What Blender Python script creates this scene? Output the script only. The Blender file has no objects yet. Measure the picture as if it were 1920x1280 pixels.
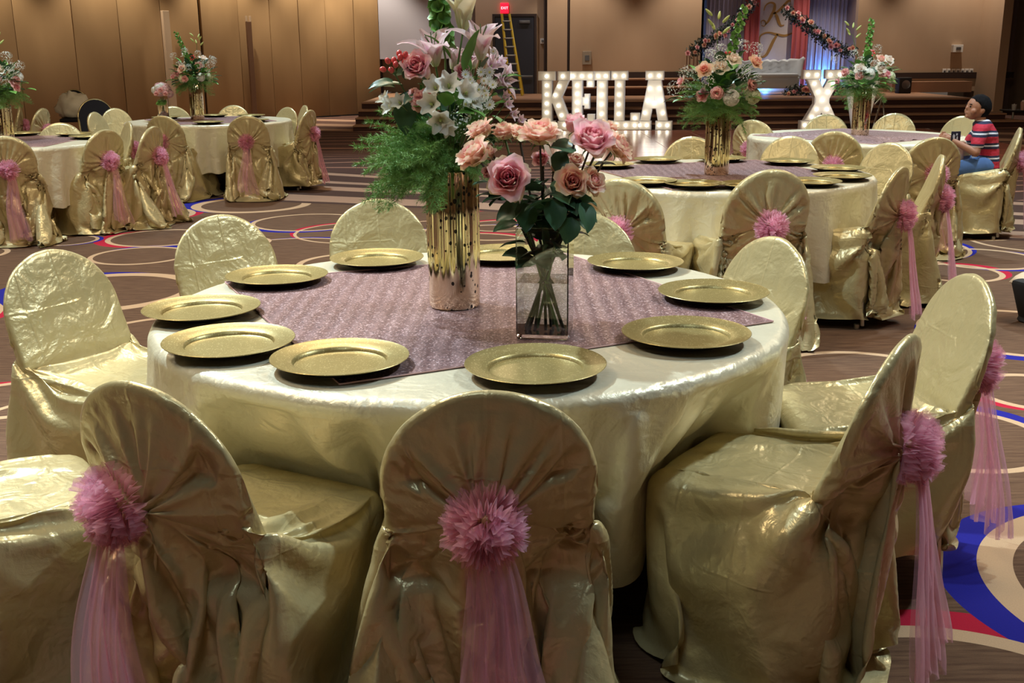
import bpy, bmesh, math, random
import numpy as np
from mathutils import Vector, Matrix, noise, Euler

SC = bpy.context.scene
COL = SC.collection
PI = math.pi
R = math.radians
rnd = random.Random(7)

# ------------------------------------------------------------------ camera
CAM_H, FPX, PITCH, ROLL = 1.485, 2000.0, R(15.17), R(-.43)
cam = bpy.data.cameras.new('camera')
cam.sensor_width = 36
cam.lens = 36 * FPX / 1920
cam.clip_start = .05
cam_o = bpy.data.objects.new('camera', cam)
COL.objects.link(cam_o)
cam_o.matrix_world = Matrix.Translation((0, 0, CAM_H)) @ Euler((PI / 2 - PITCH, 0, 0)).to_matrix().to_4x4() @ Matrix.Rotation(-ROLL, 4, 'Z').inverted()
SC.camera = cam_o

# ------------------------------------------------------------------ world, lamps, exposure
w = bpy.data.worlds.new('world')
SC.world = w
w.use_nodes = True
w.node_tree.nodes['Background'].inputs[0].default_value = (.30, .24, .19, 1)
w.node_tree.nodes['Background'].inputs[1].default_value = .3
SC.view_settings.view_transform = 'Standard'
SC.view_settings.look = 'None'
SC.view_settings.gamma = 1
SC.view_settings.use_curve_mapping = False
SC.view_settings.exposure = 0.0


def aim(o, to):
    o.rotation_euler = (Vector(to) - o.location).to_track_quat('-Z', 'Y').to_euler()


def lamp(kind, loc, to, e, col, size=.2, spot=60, blend=.5):
    l = bpy.data.lights.new('scene_light', kind)
    l.energy = e
    l.color = col
    if kind == 'AREA':
        l.shape = 'DISK'
        l.size = size
    else:
        l.shadow_soft_size = size
    if kind == 'SPOT':
        l.spot_size = R(spot)
        l.spot_blend = blend
    o = bpy.data.objects.new('scene_light', l)
    COL.objects.link(o)
    o.location = loc
    aim(o, to)
    return o


COOL = (.79, 1.0, 1.10)
WARM = (1.0, .80, .54)
lamp('SPOT', (-2.4, 4.9, 4.5), (-.1, 3.0, .6), 950, COOL, .06, 80, .6)          # key downlight over the front table
lamp('SPOT', (3.2, 3.6, 4.6), (1.0, 2.6, .4), 480, COOL, .10, 85, .7)
for x, y in ((-4.3, 8.0), (1.0, 8.6), (4.6, 8.2), (-3.0, 13.2), (2.6, 12.6), (5.4, 4.6), (-5.0, 3.8)):
    lamp('SPOT', (x, y, 4.7), (x + .2, y - .4, 0), 620, COOL, .12, 95, .7)
for x, y in ((-6, 10), (0, 16), (6, 14), (-1, 6.5), (3.5, 5.), (-3, 2.5)):
    lamp('AREA', (x, y, 4.75), (x, y, 0), 112, WARM, 1.6)

lamp('AREA', (-.6, .4, 4.6), (-.1, 3.2, .8), 26, COOL, 1.2)  # added fill light that brightens the blooms from the front
# wall washers close to the partition on the left and the stage wall
WL0, WL1 = Vector((-13.6, 17.0, 0)), Vector((-3.25, 27.6, 0))
wd = (WL1 - WL0).normalized()
wn = Vector((wd.y, -wd.x, 0))
for s in (2.6, 5.2, 7.8, 10.4, 12.6, 14.2):
    p = WL0 + wd * s + wn * .75
    lamp('SPOT', (p.x, p.y, 4.3), (p.x - wn.x * .25, p.y - wn.y * .25, 0), 430, (1, .89, .69), .05, 85, .6)
for x in (1.6, 4.4, 7.6, 10.4):
    lamp('SPOT', (x, 25.6, 4.4), (x, 25.9, 0), 300, (1, .86, .70), .05, 85, .6)
lamp('SPOT', (-.6, 25.5, 4.6), (-.6, 26.4, 1), 120, (1, .95, .95), .05, 90, .6)
lamp('SPOT', (6.4, 27.0, 4.4), (6.4, 28.2, 0.5), 60, (1, .85, .85), .1, 90, .6)


# ------------------------------------------------------------------ helpers
def lin(c):
    return tuple(((v / 255) / 12.92 if v / 255 <= .04045 else ((v / 255 + .055) / 1.055) ** 2.4) for v in c) + (1,)


def mat(name, col, rough=.5, metal=0., spec=.5, **kw):
    m = bpy.data.materials.new(name)
    m.use_nodes = True
    b = m.node_tree.nodes['Principled BSDF']
    b.inputs['Base Color'].default_value = (*col[:3], 1)
    b.inputs['Roughness'].default_value = rough
    b.inputs['Metallic'].default_value = metal
    b.inputs['Specular IOR Level'].default_value = spec
    for k, v in kw.items():
        b.inputs[k.replace('_', ' ')].default_value = v
    return m


class NT:
    """tiny node builder"""
    def __init__(s, m):
        s.t = m.node_tree
        s.b = s.t.nodes['Principled BSDF']

    def n(s, ty, _props=None, **ins):
        nd = s.t.nodes.new(ty)
        for k, v in (_props or {}).items():
            setattr(nd, k, v)
        for k, v in ins.items():
            key = int(k[1:]) if k[0] == 'i' and k[1:].isdigit() else k.replace('_', ' ')
            sock = nd.inputs[key]
            if hasattr(v, 'is_output') or isinstance(v, bpy.types.NodeSocket):
                s.t.links.new(v, sock)
            else:
                sock.default_value = v
        return nd

    def math(s, op, a, b=0., c=0., clamp=False):
        return s.n('ShaderNodeMath', {'operation': op, 'use_clamp': clamp}, i0=a, i1=b, i2=c).outputs[0]

    def mix(s, f, a, b):
        return s.n('ShaderNodeMix', {'data_type': 'RGBA'}, i0=f, i6=a, i7=b).outputs[2]

    def link(s, a, name):
        s.t.links.new(a, s.b.inputs[name])

    def bump(s, h, strength=.3, dist=.01, normal=None):
        nd = s.n('ShaderNodeBump', None, Height=h, Strength=strength, Distance=dist)
        if normal is not None:
            s.t.links.new(normal, nd.inputs['Normal'])
        return nd.outputs[0]

    def coord(s, which='Object', loc=(0, 0, 0), rot=(0, 0, 0), scale=(1, 1, 1)):
        c = s.n('ShaderNodeTexCoord').outputs[which]
        return s.n('ShaderNodeMapping', None, Vector=c, Location=loc, Rotation=rot, Scale=scale).outputs[0]

    def noise(s, v, scale, detail=2., rough=.5, dist=0.):
        return s.n('ShaderNodeTexNoise', None, Vector=v, Scale=scale, Detail=detail, Roughness=rough, Distortion=dist)

    def ramp(s, f, stops):
        nd = s.n('ShaderNodeValToRGB', None, Fac=f)
        el = nd.color_ramp.elements
        while len(el) < len(stops):
            el.new(.5)
        for e, (p, c) in zip(el, stops):
            e.position = p
            e.color = (*c[:3], 1) if hasattr(c, '__len__') else (c, c, c, 1)
        return nd.outputs[0]


def tag(o, label=None, cat=None, group=None, kind=None):
    for k, v in (('label', label), ('category', cat), ('group', group), ('kind', kind)):
        if v:
            o[k] = v
    return o


def mesh(name, verts, faces, smooth=True, mats=(), mi=None):
    me = bpy.data.meshes.new(name)
    me.from_pydata([tuple(v) for v in verts], [], faces)
    for m in mats:
        me.materials.append(m)
    if mi is not None:
        me.polygons.foreach_set('material_index', mi)
    if smooth:
        me.polygons.foreach_set('use_smooth', [True] * len(me.polygons))
    me.update()
    return me


def link(name, data, parent=None, loc=(0, 0, 0), rot=(0, 0, 0), scale=(1, 1, 1), mtx=None):
    o = bpy.data.objects.new(name, data)
    COL.objects.link(o)
    if parent is not None:
        o.parent = parent
    if mtx is not None:
        o.matrix_local = mtx
    else:
        o.location = loc
        o.rotation_euler = rot
        o.scale = scale
    return o


def empty(name, loc=(0, 0, 0), rz=0, scale=(1, 1, 1)):
    return link(name, None, None, loc, (0, 0, rz), scale)


class MB:
    """collects simple solids for one mesh"""
    def __init__(s):
        s.bm = bmesh.new()

    def box(s, lo, hi, bev=0, rot=None, piv=None):
        g = bmesh.ops.create_cube(s.bm, size=1)['verts']
        for v in g:
            v.co = Vector([lo[k] if v.co[k] < 0 else hi[k] for k in range(3)])
        if bev:
            es = list({e for v in g for e in v.link_edges})
            g = bmesh.ops.bevel(s.bm, geom=es, offset=bev, segments=2, affect='EDGES', profile=.5)['verts'] + [v for v in g if v.is_valid]
            g = list({v for v in g if v.is_valid})
        if rot is not None:
            bmesh.ops.rotate(s.bm, verts=g, cent=piv or (0, 0, 0), matrix=rot)
        return g

    def prism(s, pts, y0, y1):
        """polygon in xz extruded from y0 to y1"""
        a = [s.bm.verts.new((x, y0, z)) for x, z in pts]
        b = [s.bm.verts.new((x, y1, z)) for x, z in pts]
        s.bm.faces.new(a)
        s.bm.faces.new(b[::-1])
        n = len(pts)
        for i in range(n):
            s.bm.faces.new((a[i], b[i], b[(i + 1) % n], a[(i + 1) % n]))

    def tube(s, pts, r, n=8, cap=True, r2=None):
        rings = []
        pts = [Vector(p) for p in pts]
        up = Vector((0, 0, 1))
        for i, p in enumerate(pts):
            t = (pts[min(i + 1, len(pts) - 1)] - pts[max(i - 1, 0)]).normalized()
            a = t.cross(up)
            if a.length < .05:
                a = t.cross(Vector((1, 0, 0)))
            a.normalize()
            b = t.cross(a)
            rr = r if r2 is None else r + (r2 - r) * i / (len(pts) - 1)
            rings.append([s.bm.verts.new(p + (a * math.cos(2 * PI * k / n) + b * math.sin(2 * PI * k / n)) * rr) for k in range(n)])
        for q, w_ in zip(rings, rings[1:]):
            for k in range(n):
                s.bm.faces.new((q[k], q[(k + 1) % n], w_[(k + 1) % n], w_[k]))
        if cap:
            s.bm.faces.new(rings[0][::-1])
            s.bm.faces.new(rings[-1])

    def lathe(s, prof, n=48, close=False):
        rings = []
        for r_, z in prof:
            if r_ < 1e-6:
                rings.append([s.bm.verts.new((0, 0, z))])
            else:
                rings.append([s.bm.verts.new((r_ * math.cos(2 * PI * k / n), r_ * math.sin(2 * PI * k / n), z)) for k in range(n)])
        for a, b in zip(rings, rings[1:]):
            for k in range(n):
                k2 = (k + 1) % n
                if len(a) == 1:
                    s.bm.faces.new((a[0], b[k2], b[k]))
                elif len(b) == 1:
                    s.bm.faces.new((a[k], a[k2], b[0]))
                else:
                    s.bm.faces.new((a[k], a[k2], b[k2], b[k]))

    def sphere(s, c, r, seg=10, ring=6, sc=(1, 1, 1)):
        g = bmesh.ops.create_uvsphere(s.bm, u_segments=seg, v_segments=ring, radius=r)['verts']
        for v in g:
            v.co = Vector((v.co.x * sc[0], v.co.y * sc[1], v.co.z * sc[2])) + Vector(c)
        return g

    def me(s, name, m=None, smooth=True, recalc=True):
        if recalc:
            bmesh.ops.recalc_face_normals(s.bm, faces=s.bm.faces)
        me = bpy.data.meshes.new(name)
        s.bm.to_mesh(me)
        s.bm.free()
        for x in (m if isinstance(m, (list, tuple)) else [m]):
            if x:
                me.materials.append(x)
        if smooth:
            me.polygons.foreach_set('use_smooth', [True] * len(me.polygons))
            try:
                me.set_sharp_from_angle(angle=R(38))
            except Exception:
                pass
        return me

    def build(s, name, m, parent=None, smooth=True, **kw):
        return link(name, s.me(name, m, smooth), parent, **kw)


def ray(px, py):
    a = (px - 960) / FPX
    b = (py - 640) / FPX
    cr, sr = math.cos(ROLL), math.sin(ROLL)
    u = a * cr + b * sr
    v = -a * sr + b * cr
    c, s_ = math.cos(PITCH), math.sin(PITCH)
    return Vector((u, c - v * s_, -s_ - v * c))


def gz(px, py, z):
    d = ray(px, py)
    return Vector((0, 0, CAM_H)) + d * ((z - CAM_H) / d.z)


def gy(px, py, Y):
    d = ray(px, py)
    return Vector((0, 0, CAM_H)) + d * (Y / d.y)


def subdiv(me, lv=1):
    o = bpy.data.objects.new('tmp', me)
    COL.objects.link(o)
    md = o.modifiers.new('s', 'SUBSURF')
    md.levels = lv
    dg = bpy.context.evaluated_depsgraph_get()
    n = bpy.data.meshes.new_from_object(o.evaluated_get(dg))
    n.name = me.name
    bpy.data.objects.remove(o)
    n.polygons.foreach_set('use_smooth', [True] * len(n.polygons))
    return n


def colattr(me, cols):
    a = me.color_attributes.new('Col', 'FLOAT_COLOR', 'POINT')
    flat = []
    for c in cols:
        flat += [*c[:3], 1]
    a.data.foreach_set('color', flat)


# ------------------------------------------------------------------ materials
def satin(name, col, rough=.36, metal=.42, crease=.5):
    m = mat(name, col, rough, metal, .5)
    N = NT(m)
    co = N.coord('Object')
    n1 = N.noise(co, 9, 3, .5, .6).outputs[0]
    n2 = N.noise(co, 42, 3, .6, .3).outputs[0]
    sep = N.n('ShaderNodeSeparateXYZ', None, Vector=co)
    wob = N.math('MULTIPLY', N.math('SUBTRACT', N.noise(co, 6, 1).outputs[0], .5), .045)
    h = None
    for ax, per, off in (('X', .145, .0), ('Z', .19, .055), ('Y', .16, .02)):
        t = N.math('ADD', N.math('ADD', sep.outputs[ax], wob), off + per * 50)
        p = N.math('PINGPONG', t, per / 2)          # 0 at a pressed fold
        l = N.math('SUBTRACT', 1., N.math('MINIMUM', N.math('DIVIDE', p, .006), 1.))
        h = l if h is None else N.math('MAXIMUM', h, l)
    patch = N.math('GREATER_THAN', N.noise(co, 4.3, 0).outputs[0], .47)
    h = N.math('MULTIPLY', h, patch)
    hh = N.math('ADD', N.math('MULTIPLY', n1, 1.5), N.math('ADD', N.math('MULTIPLY', n2, .22), N.math('MULTIPLY', h, .20 * crease)))
    N.link(N.bump(hh, .62, .014), 'Normal')
    N.link(N.math('ADD', N.math('MULTIPLY', n1, .16), rough - .08), 'Roughness')
    return m


M_cover = satin('gold_satin', lin((196, 181, 135)), .32, .31)
M_cloth = satin('ivory_satin', lin((220, 213, 188)), .38, .22, .2)
M_tulle = mat('pink_tulle', lin((232, 138, 168)), .7, 0, .3)
N = NT(M_tulle)
N.t.nodes.remove(N.b)
out = N.t.nodes['Material Output']
d1 = N.n('ShaderNodeBsdfDiffuse', None, Color=lin((255, 204, 222)))
d2 = N.n('ShaderNodeBsdfTranslucent', None, Color=lin((255, 204, 222)))
mx = N.n('ShaderNodeMixShader', None, Fac=.45, i1=d1.outputs[0], i2=d2.outputs[0])
tr = N.n('ShaderNodeBsdfTransparent', None, Color=(1, .93, .96, 1))
lw = N.n('ShaderNodeLayerWeight', None, Blend=.35)
fac = N.math('MULTIPLY_ADD', lw.outputs['Facing'], .5, .20, clamp=True)
m2 = N.n('ShaderNodeMixShader', None, Fac=fac, i1=tr.outputs[0], i2=mx.outputs[0])
N.t.links.new(m2.outputs[0], out.inputs[0])

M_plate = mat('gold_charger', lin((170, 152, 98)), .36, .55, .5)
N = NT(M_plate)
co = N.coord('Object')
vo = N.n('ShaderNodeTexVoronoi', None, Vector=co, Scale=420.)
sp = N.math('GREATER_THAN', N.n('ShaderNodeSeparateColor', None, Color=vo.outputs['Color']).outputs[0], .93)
N.link(N.mix(N.math('MULTIPLY', sp, .5), lin((170, 152, 98)), lin((250, 238, 180))), 'Base Color')  # pale flecks paint the glitter's sparkle into the base colour
N.link(N.bump(N.n('ShaderNodeSeparateColor', None, Color=vo.outputs['Color']).outputs[1], .12, .002), 'Normal')

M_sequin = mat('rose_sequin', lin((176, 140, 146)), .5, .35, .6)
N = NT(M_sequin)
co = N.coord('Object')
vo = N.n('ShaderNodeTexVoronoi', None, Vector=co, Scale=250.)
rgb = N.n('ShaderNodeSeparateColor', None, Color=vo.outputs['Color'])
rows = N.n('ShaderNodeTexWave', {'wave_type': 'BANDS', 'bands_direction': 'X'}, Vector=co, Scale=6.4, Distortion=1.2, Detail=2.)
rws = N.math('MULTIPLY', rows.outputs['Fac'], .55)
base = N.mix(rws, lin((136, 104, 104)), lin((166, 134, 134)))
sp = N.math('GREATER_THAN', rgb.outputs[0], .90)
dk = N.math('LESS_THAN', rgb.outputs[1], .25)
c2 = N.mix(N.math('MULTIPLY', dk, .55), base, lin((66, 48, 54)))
c3 = N.mix(N.math('MULTIPLY', sp, .8), c2, lin((226, 200, 204)))  # bright cells are sequin glints put into the base colour
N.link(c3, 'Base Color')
N.link(N.bump(rgb.outputs[2], .7, .003, N.bump(rows.outputs['Fac'], .4, .006)), 'Normal')

M_mercury = mat('mercury_glass', lin((224, 190, 120)), .09, 1.)
N = NT(M_mercury)
co = N.coord('Object')
vo = N.n('ShaderNodeTexVoronoi', {'feature': 'F1'}, Vector=N.coord('Object', scale=(1, 1, .8)), Scale=72., Randomness=1.)
sz = N.math('MULTIPLY', N.noise(co, 22, 2).outputs[0], .36)
spk = N.math('LESS_THAN', vo.outputs['Distance'], N.math('SUBTRACT', N.math('MULTIPLY', sz, 2.0), .06))
pick = N.math('GREATER_THAN', N.n('ShaderNodeSeparateColor', None, Color=vo.outputs['Color']).outputs[0], .45)
spk = N.math('MULTIPLY', spk, pick)
N.link(N.mix(spk, lin((232, 218, 186)), (.02, .015, .01, 1)), 'Base Color')
N.link(N.math('SUBTRACT', 1., N.math('MULTIPLY', spk, .8)), 'Metallic')

M_glass = mat('clear_glass', (.95, 1, .98), .0, 0, .5, Transmission_Weight=1., IOR=1.45)
M_water = mat('water', (.74, .77, .76), .0, 0, .5, Transmission_Weight=1., IOR=1.15)


def petal_mat(name, rough=.5):
    m = mat(name, (.8, .5, .5), rough, 0, .3)
    N = NT(m)
    a = N.n('ShaderNodeAttribute', {'attribute_name': 'Col'}).outputs['Color']
    n = N.noise(N.coord('Object'), 3, 2).outputs[0]
    c = N.mix(N.math('MULTIPLY', n, .22), a, (1, 1, 1, 1))
    N.link(c, 'Base Color')
    tl = N.n('ShaderNodeBsdfTranslucent', None, Color=c)
    mx = N.n('ShaderNodeMixShader', None, Fac=.38, i1=N.b.outputs[0], i2=tl.outputs[0])
    N.t.links.new(mx.outputs[0], N.t.nodes['Material Output'].inputs[0])
    return m


M_petal = petal_mat('flower_petal')
M_leaf = mat('rose_leaf', lin((38, 66, 46)), .38, 0, .5)
N = NT(M_leaf)
N.link(N.mix(N.noise(N.coord('Object'), 30, 3).outputs[0], lin((34, 66, 50)), lin((74, 112, 78))), 'Base Color')
M_leaf2 = mat('bright_leaf', lin((104, 154, 72)), .45)
M_fern = mat('fern_green', lin((44, 92, 40)), .6)
N = NT(M_fern)
N.link(N.mix(N.noise(N.coord('Object'), 12, 2).outputs[0], lin((70, 136, 70)), lin((150, 190, 100))), 'Base Color')
M_stem = mat('flower_stem', lin((52, 44, 34)), .5)
M_stem2 = mat('green_stem', lin((86, 112, 60)), .5)
M_berry = mat('coral_berry', lin((222, 84, 84)), .3, 0, .5)
M_chrome = mat('chair_leg_metal', lin((190, 186, 172)), .28, .9)
M_wood = mat('bare_tabletop', lin((120, 84, 54)), .6)
M_dark = mat('dark_void', lin((22, 18, 18)), .7)

# ------------------------------------------------------------------ the room
def carpet_material():
    m = mat('patterned_carpet', lin((96, 74, 58)), .95, 0, .1)
    N = NT(m)
    P = N.coord('Object')
    sep = N.n('ShaderNodeSeparateXYZ', None, Vector=P)
    X, Y = sep.outputs[0], sep.outputs[1]
    nf = N.noise(P, 260, 2, .7).outputs[0]
    nm = N.noise(N.coord('Object', scale=(1.2, 14, 1)), 5, 3, .6).outputs[0]
    ground = N.mix(N.ramp(nm, [(.35, 0), (.65, 1)]), lin((120, 92, 72)), lin((92, 68, 54)))
    BE, BL, RD = lin((206, 172, 138)), lin((38, 38, 146)), lin((186, 34, 60))
    TX, TY = 4.6, 4.1
    rings = [  # centre, radius, band, crescent shift x, y, colour
        (1.95, 2.70, .55, .050, -.10, .03, BL), (1.02, 2.02, .50, .030, .05, .07, RD), (1.75, 3.98, .36, .020, .03, .055, BL),
        (1.65, 4.80, .42, .022, -.07, -.03, RD), (2.75, 5.60, .50, .022, -.03, -.06, BL), (2.35, 4.55, .26, .020, -.05, .0, RD),
        (3.45, 3.60, .40, .024, .05, -.04, BL), (3.05, 3.10, .30, .020, .05, .03, RD), (-.75, 4.75, .38, .020, -.06, .02, BL),
        (-.35, 4.35, .55, .020, .04, .04, RD), (.35, 4.10, .30, .022, -.04, -.04, BL), (4.2, 2.6, .44, .022, .0, -.05, RD),
        (4.45, 4.95, .40, .022, .05, .02, BL), (.45, 5.5, .48, .020, .03, -.05, RD), (3.9, 5.35, .27, .018, .04, .02, RD), (2.9, 4.1, .62, .016, .04, .03, BL), (-.1, 5.3, .30, .016, .0, .05, RD), (.9, 4.7, .24, .016, .03, .0, BL), (3.3, 5.0, .55, .014, -.03, .03, RD),
    ]
    bei = crB = crR = None
    for cx, cy, r, bw, sx, sy_, c in rings:
        wr = N.n('ShaderNodeVectorMath', {'operation': 'WRAP'}, i0=N.n('ShaderNodeVectorMath', {'operation': 'SUBTRACT'}, i0=P, i1=(cx, cy, 0)).outputs[0], i1=(TX / 2, TY / 2, 5), i2=(-TX / 2, -TY / 2, -5)).outputs[0]
        ln = N.n('ShaderNodeVectorMath', {'operation': 'LENGTH'}, i0=wr).outputs['Value']
        # band is wider on the crescent side
        b = N.math('COMPARE', ln, r, bw)
        l2 = N.n('ShaderNodeVectorMath', {'operation': 'DISTANCE'}, i0=wr, i1=(sx * 1.2, sy_ * 1.2, 0)).outputs['Value']
        cr = N.math('MULTIPLY', N.math('LESS_THAN', l2, r + bw), N.math('GREATER_THAN', ln, r))
        bei = b if bei is None else N.math('MAXIMUM', bei, b)
        if c is BL:
            crB = cr if crB is None else N.math('MAXIMUM', crB, cr)
        else:
            crR = cr if crR is None else N.math('MAXIMUM', crR, cr)
    col = N.mix(crR, ground, RD)
    col = N.mix(crB, col, BL)
    col = N.mix(bei, col, BE)
    # long swirling lines in the far aisle, and the broad bands in front of them
    wv = N.n('ShaderNodeTexWave', {'wave_type': 'BANDS', 'bands_direction': 'Y'}, Vector=N.coord('Object', scale=(.35, 1, 1)), Scale=.34, Distortion=13., Detail=1.5, Detail_Scale=.8)
    line = N.math('COMPARE', wv.outputs['Fac'], .5, .10)
    farcol = N.mix(line, N.mix(nm, lin((92, 70, 64)), lin((78, 56, 52))), lin((170, 126, 108)))
    yy = N.math('ADD', N.math('ADD', Y, N.math('MULTIPLY', X, .42)), N.math('MULTIPLY', N.noise(P, .5, 1).outputs[0], .5))
    isfar = N.math('GREATER_THAN', yy, 13.2)
    band = None
    for c_, w_ in ((10.75, .22), (11.6, .17), (12.15, .10), (12.95, .12), (20.6, .30), (22.0, .35), (23.6, .3)):
        b = N.math('COMPARE', yy, c_, w_)
        band = b if band is None else N.math('MAXIMUM', band, b)
    mid = N.math('MULTIPLY', N.math('GREATER_THAN', yy, 10.4), N.math('LESS_THAN', yy, 13.25))
    col = N.mix(mid, col, N.mix(nm, lin((92, 70, 62)), lin((70, 50, 46))))
    col = N.mix(isfar, col, farcol)
    col = N.mix(band, col, lin((176, 142, 120)))
    col = N.mix(N.math('MULTIPLY', nf, .30), col, (.02, .015, .012, 1))
    N.link(col, 'Base Color')
    N.link(N.bump(nf, .35, .004), 'Normal')
    return m


def wall_material(name, c1, c2, rough=.75):
    m = mat(name, c1, rough, 0, .3)
    N = NT(m)
    v = N.coord('Object', scale=(1, 1, .25))
    f = N.noise(v, 3, 3).outputs[0]
    N.link(N.mix(f, c1, c2), 'Base Color')
    N.link(N.bump(N.noise(N.coord('Object', scale=(1, 1, 1)), 90, 2).outputs[0], .15, .004), 'Normal')
    return m


M_carpet = carpet_material()
M_part = wall_material('partition_fabric', lin((170, 137, 98)), lin((154, 122, 86)))
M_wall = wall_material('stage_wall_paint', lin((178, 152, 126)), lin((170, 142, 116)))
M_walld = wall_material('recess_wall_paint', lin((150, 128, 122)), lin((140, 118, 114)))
M_ceil = mat('ceiling_paint', lin((150, 132, 108)), .9)
M_trim = mat('dark_trim', lin((44, 28, 24)), .6)
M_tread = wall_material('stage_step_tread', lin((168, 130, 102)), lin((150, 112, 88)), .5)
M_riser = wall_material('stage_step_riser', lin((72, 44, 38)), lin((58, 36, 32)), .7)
M_white = mat('white_paint', lin((226, 224, 220)), .5)


def struct(name, me, parent=None, **kw):
    o = link(name, me, parent, **kw)
    if parent is None:
        o['kind'] = 'structure'
    return o


b = MB()
b.box((-16, -6, -.1), (14, 31, 0))
struct('floor', b.me('floor', M_carpet, False))
b = MB()
b.box((-16, -6, 5), (14, 31, 5.1))
struct('ceiling', b.me('ceiling', M_ceil, False))
b = MB()
b.box((-16, -6.2, 0), (14, -6, 5))
struct('wall_front', b.me('wall_front', M_wall, False))
b = MB()
b.box((12.4, -6, 0), (12.6, 31, 5))
struct('wall_right', b.me('wall_right', M_wall, False))

# partition wall on the left: separate panels with recessed joints
ang = math.atan2(wd.y, wd.x)
wl = link('wall_left', None, None, WL0, (0, 0, ang))
wl['kind'] = 'structure'
LEN = (WL1 - WL0).length
inv = Matrix.Translation(WL0) @ Matrix.Rotation(ang, 4, 'Z')
inv = inv.inverted()


def wall_s(px):
    """distance along the partition where the photo column px meets it"""
    d = ray(px, 150)
    # solve (t*d).xy = WL0 + s*wd
    A = np.array([[d.x, -wd.x], [d.y, -wd.y]])
    t, s = np.linalg.solve(A, np.array([WL0.x, WL0.y]))
    return float(s)


seams = [-4.0, -2.6, -1.3, wall_s(-60), wall_s(40), wall_s(148), wall_s(233), wall_s(312), wall_s(382), wall_s(386), wall_s(455), wall_s(513), wall_s(566), wall_s(616), wall_s(668), wall_s(714)]
for a, c in zip(seams, seams[1:]):
    gap = abs(c - wall_s(386)) < 1e-6
    if gap:
        continue
    b = MB()
    b.box((a + .006, 0, .03), (c - .006, .09, 4.98), .008)
    b.build('wall_panel', M_part, wl)
b = MB()
b.box((-4, .09, 0), (seams[-1], .16, 4.99))
b.box((-4, .0, 0), (seams[-1], .09, .03))
b.build('panel_backing', M_dark, wl)
# wall beyond the partition on the left side of the room
b = MB()
b.box((-16.2, -6, 0), (-16, 20, 5))
struct('wall_side', b.me('wall_side', M_part, False))


def X_at(px, Y, py=150):
    return gy(px, py, Y).x


def Z_at(px, py, Y):
    return gy(px, py, Y).z


# back wall pieces
YB = 26.6
def wall_piece(name, px0, px1, Y, m, z0=.5, z1=5., th=.2, parent=None):
    b = MB()
    b.box((X_at(px0, Y), Y, z0), (X_at(px1, Y), Y + th, z1))
    if parent is not None:
        return b.build(name, m, parent, smooth=False)
    return struct(name, b.me(name, m, False))


wall_piece('wall_back_corner', 700, 905, 28.6, M_wall)
wall_piece('wall_door', 893, 1022, 26.9, M_wall, th=.5)
wall_piece('wall_pilaster', 1026, 1063, YB, M_wall)
wall_piece('wall_back', 1068, 1315, YB, M_wall)
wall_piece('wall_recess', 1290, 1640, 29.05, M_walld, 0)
wall_piece('wall_back_right', 1600, 1836, YB - .2, M_wall)
b = MB()
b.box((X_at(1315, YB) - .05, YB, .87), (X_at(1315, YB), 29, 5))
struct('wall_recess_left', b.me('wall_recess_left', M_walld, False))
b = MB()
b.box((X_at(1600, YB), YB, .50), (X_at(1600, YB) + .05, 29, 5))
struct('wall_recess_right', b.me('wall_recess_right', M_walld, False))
# dark vertical joints of the back wall
for i, (a, c, Y) in enumerate(((1020, 1027, YB + .08), (1062, 1069, YB + .08), (706, 717, 27.9))):
    t = wall_piece('trim_%d' % (i + 1), a, c, Y, M_trim)
# column and set-back wall at the right edge
pc = [(X_at(1832, 26.3), 26.3), (X_at(1868, 25.2), 25.2), (X_at(1885, 25.2), 25.2), (X_at(1885, 25.2) + .5, 27), (X_at(1832, 26.3), 27)]
bm = bmesh.new()
lo = [bm.verts.new((x, y, 0)) for x, y in pc]
hi = [bm.verts.new((x, y, 5)) for x, y in pc]
for i in range(5):
    bm.faces.new((lo[i], lo[(i + 1) % 5], hi[(i + 1) % 5], hi[i]))
me = bpy.data.meshes.new('wall_column')
bm.to_mesh(me)
me.materials.append(M_wall)
struct('wall_column', me)
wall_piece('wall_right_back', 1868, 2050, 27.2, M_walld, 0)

# stage: broad steps (each a slab), platform, upper platform, dark base trim
st = link('stage', None)
tag(st, 'broad carpeted stage with low steps in front of the back wall', 'stage')


def slab(name, x0, x1, y0, y1, z0, z1, parent):
    b = MB()
    b.box((x0, y0 + .03, z0), (x1, y1, z1 - .035))
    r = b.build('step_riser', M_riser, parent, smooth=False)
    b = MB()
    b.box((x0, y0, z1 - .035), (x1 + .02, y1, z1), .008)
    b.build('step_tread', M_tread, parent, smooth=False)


SL = -3.1
steps = [(21.35, .117, 1925), (21.75, .238, 1888), (22.2, .367, 1853), (22.75, .497, 1822)]
for i, (y0, z1, pr_) in enumerate(steps):
    y1 = steps[i + 1][0] + .05 if i < 3 else 26.9
    slab('step', SL, X_at(pr_, y0, 200), y0, 26.4 if i < 3 else 29.0, 0 if i == 0 else steps[i - 1][1], z1, st)
slab('upper', X_at(1060, 25.2), X_at(1314, 25.2), 25.2, YB, .497, .69, st)
slab('upper', X_at(1064, 25.9), X_at(1314, 25.9), 25.9, YB, .69, .86, st)
b = MB()
b.box((X_at(1672, 25.9), 25.85, .497), (X_at(1822, 25.9), YB - .2, .74))
b.build('side_plinth', M_tread, st, smooth=False)
for i, (a, c, z0, Y) in enumerate(((1068, 1315, .86, YB - .03), (1600, 1900, .80, YB - .24))):
    b = MB()
    b.box((X_at(a, Y), Y, z0), (X_at(c, Y), Y + .03, z0 + .14))
    struct('baseboard_back' if i == 0 else 'baseboard_right', b.me('baseboard', M_trim, False))

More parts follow.
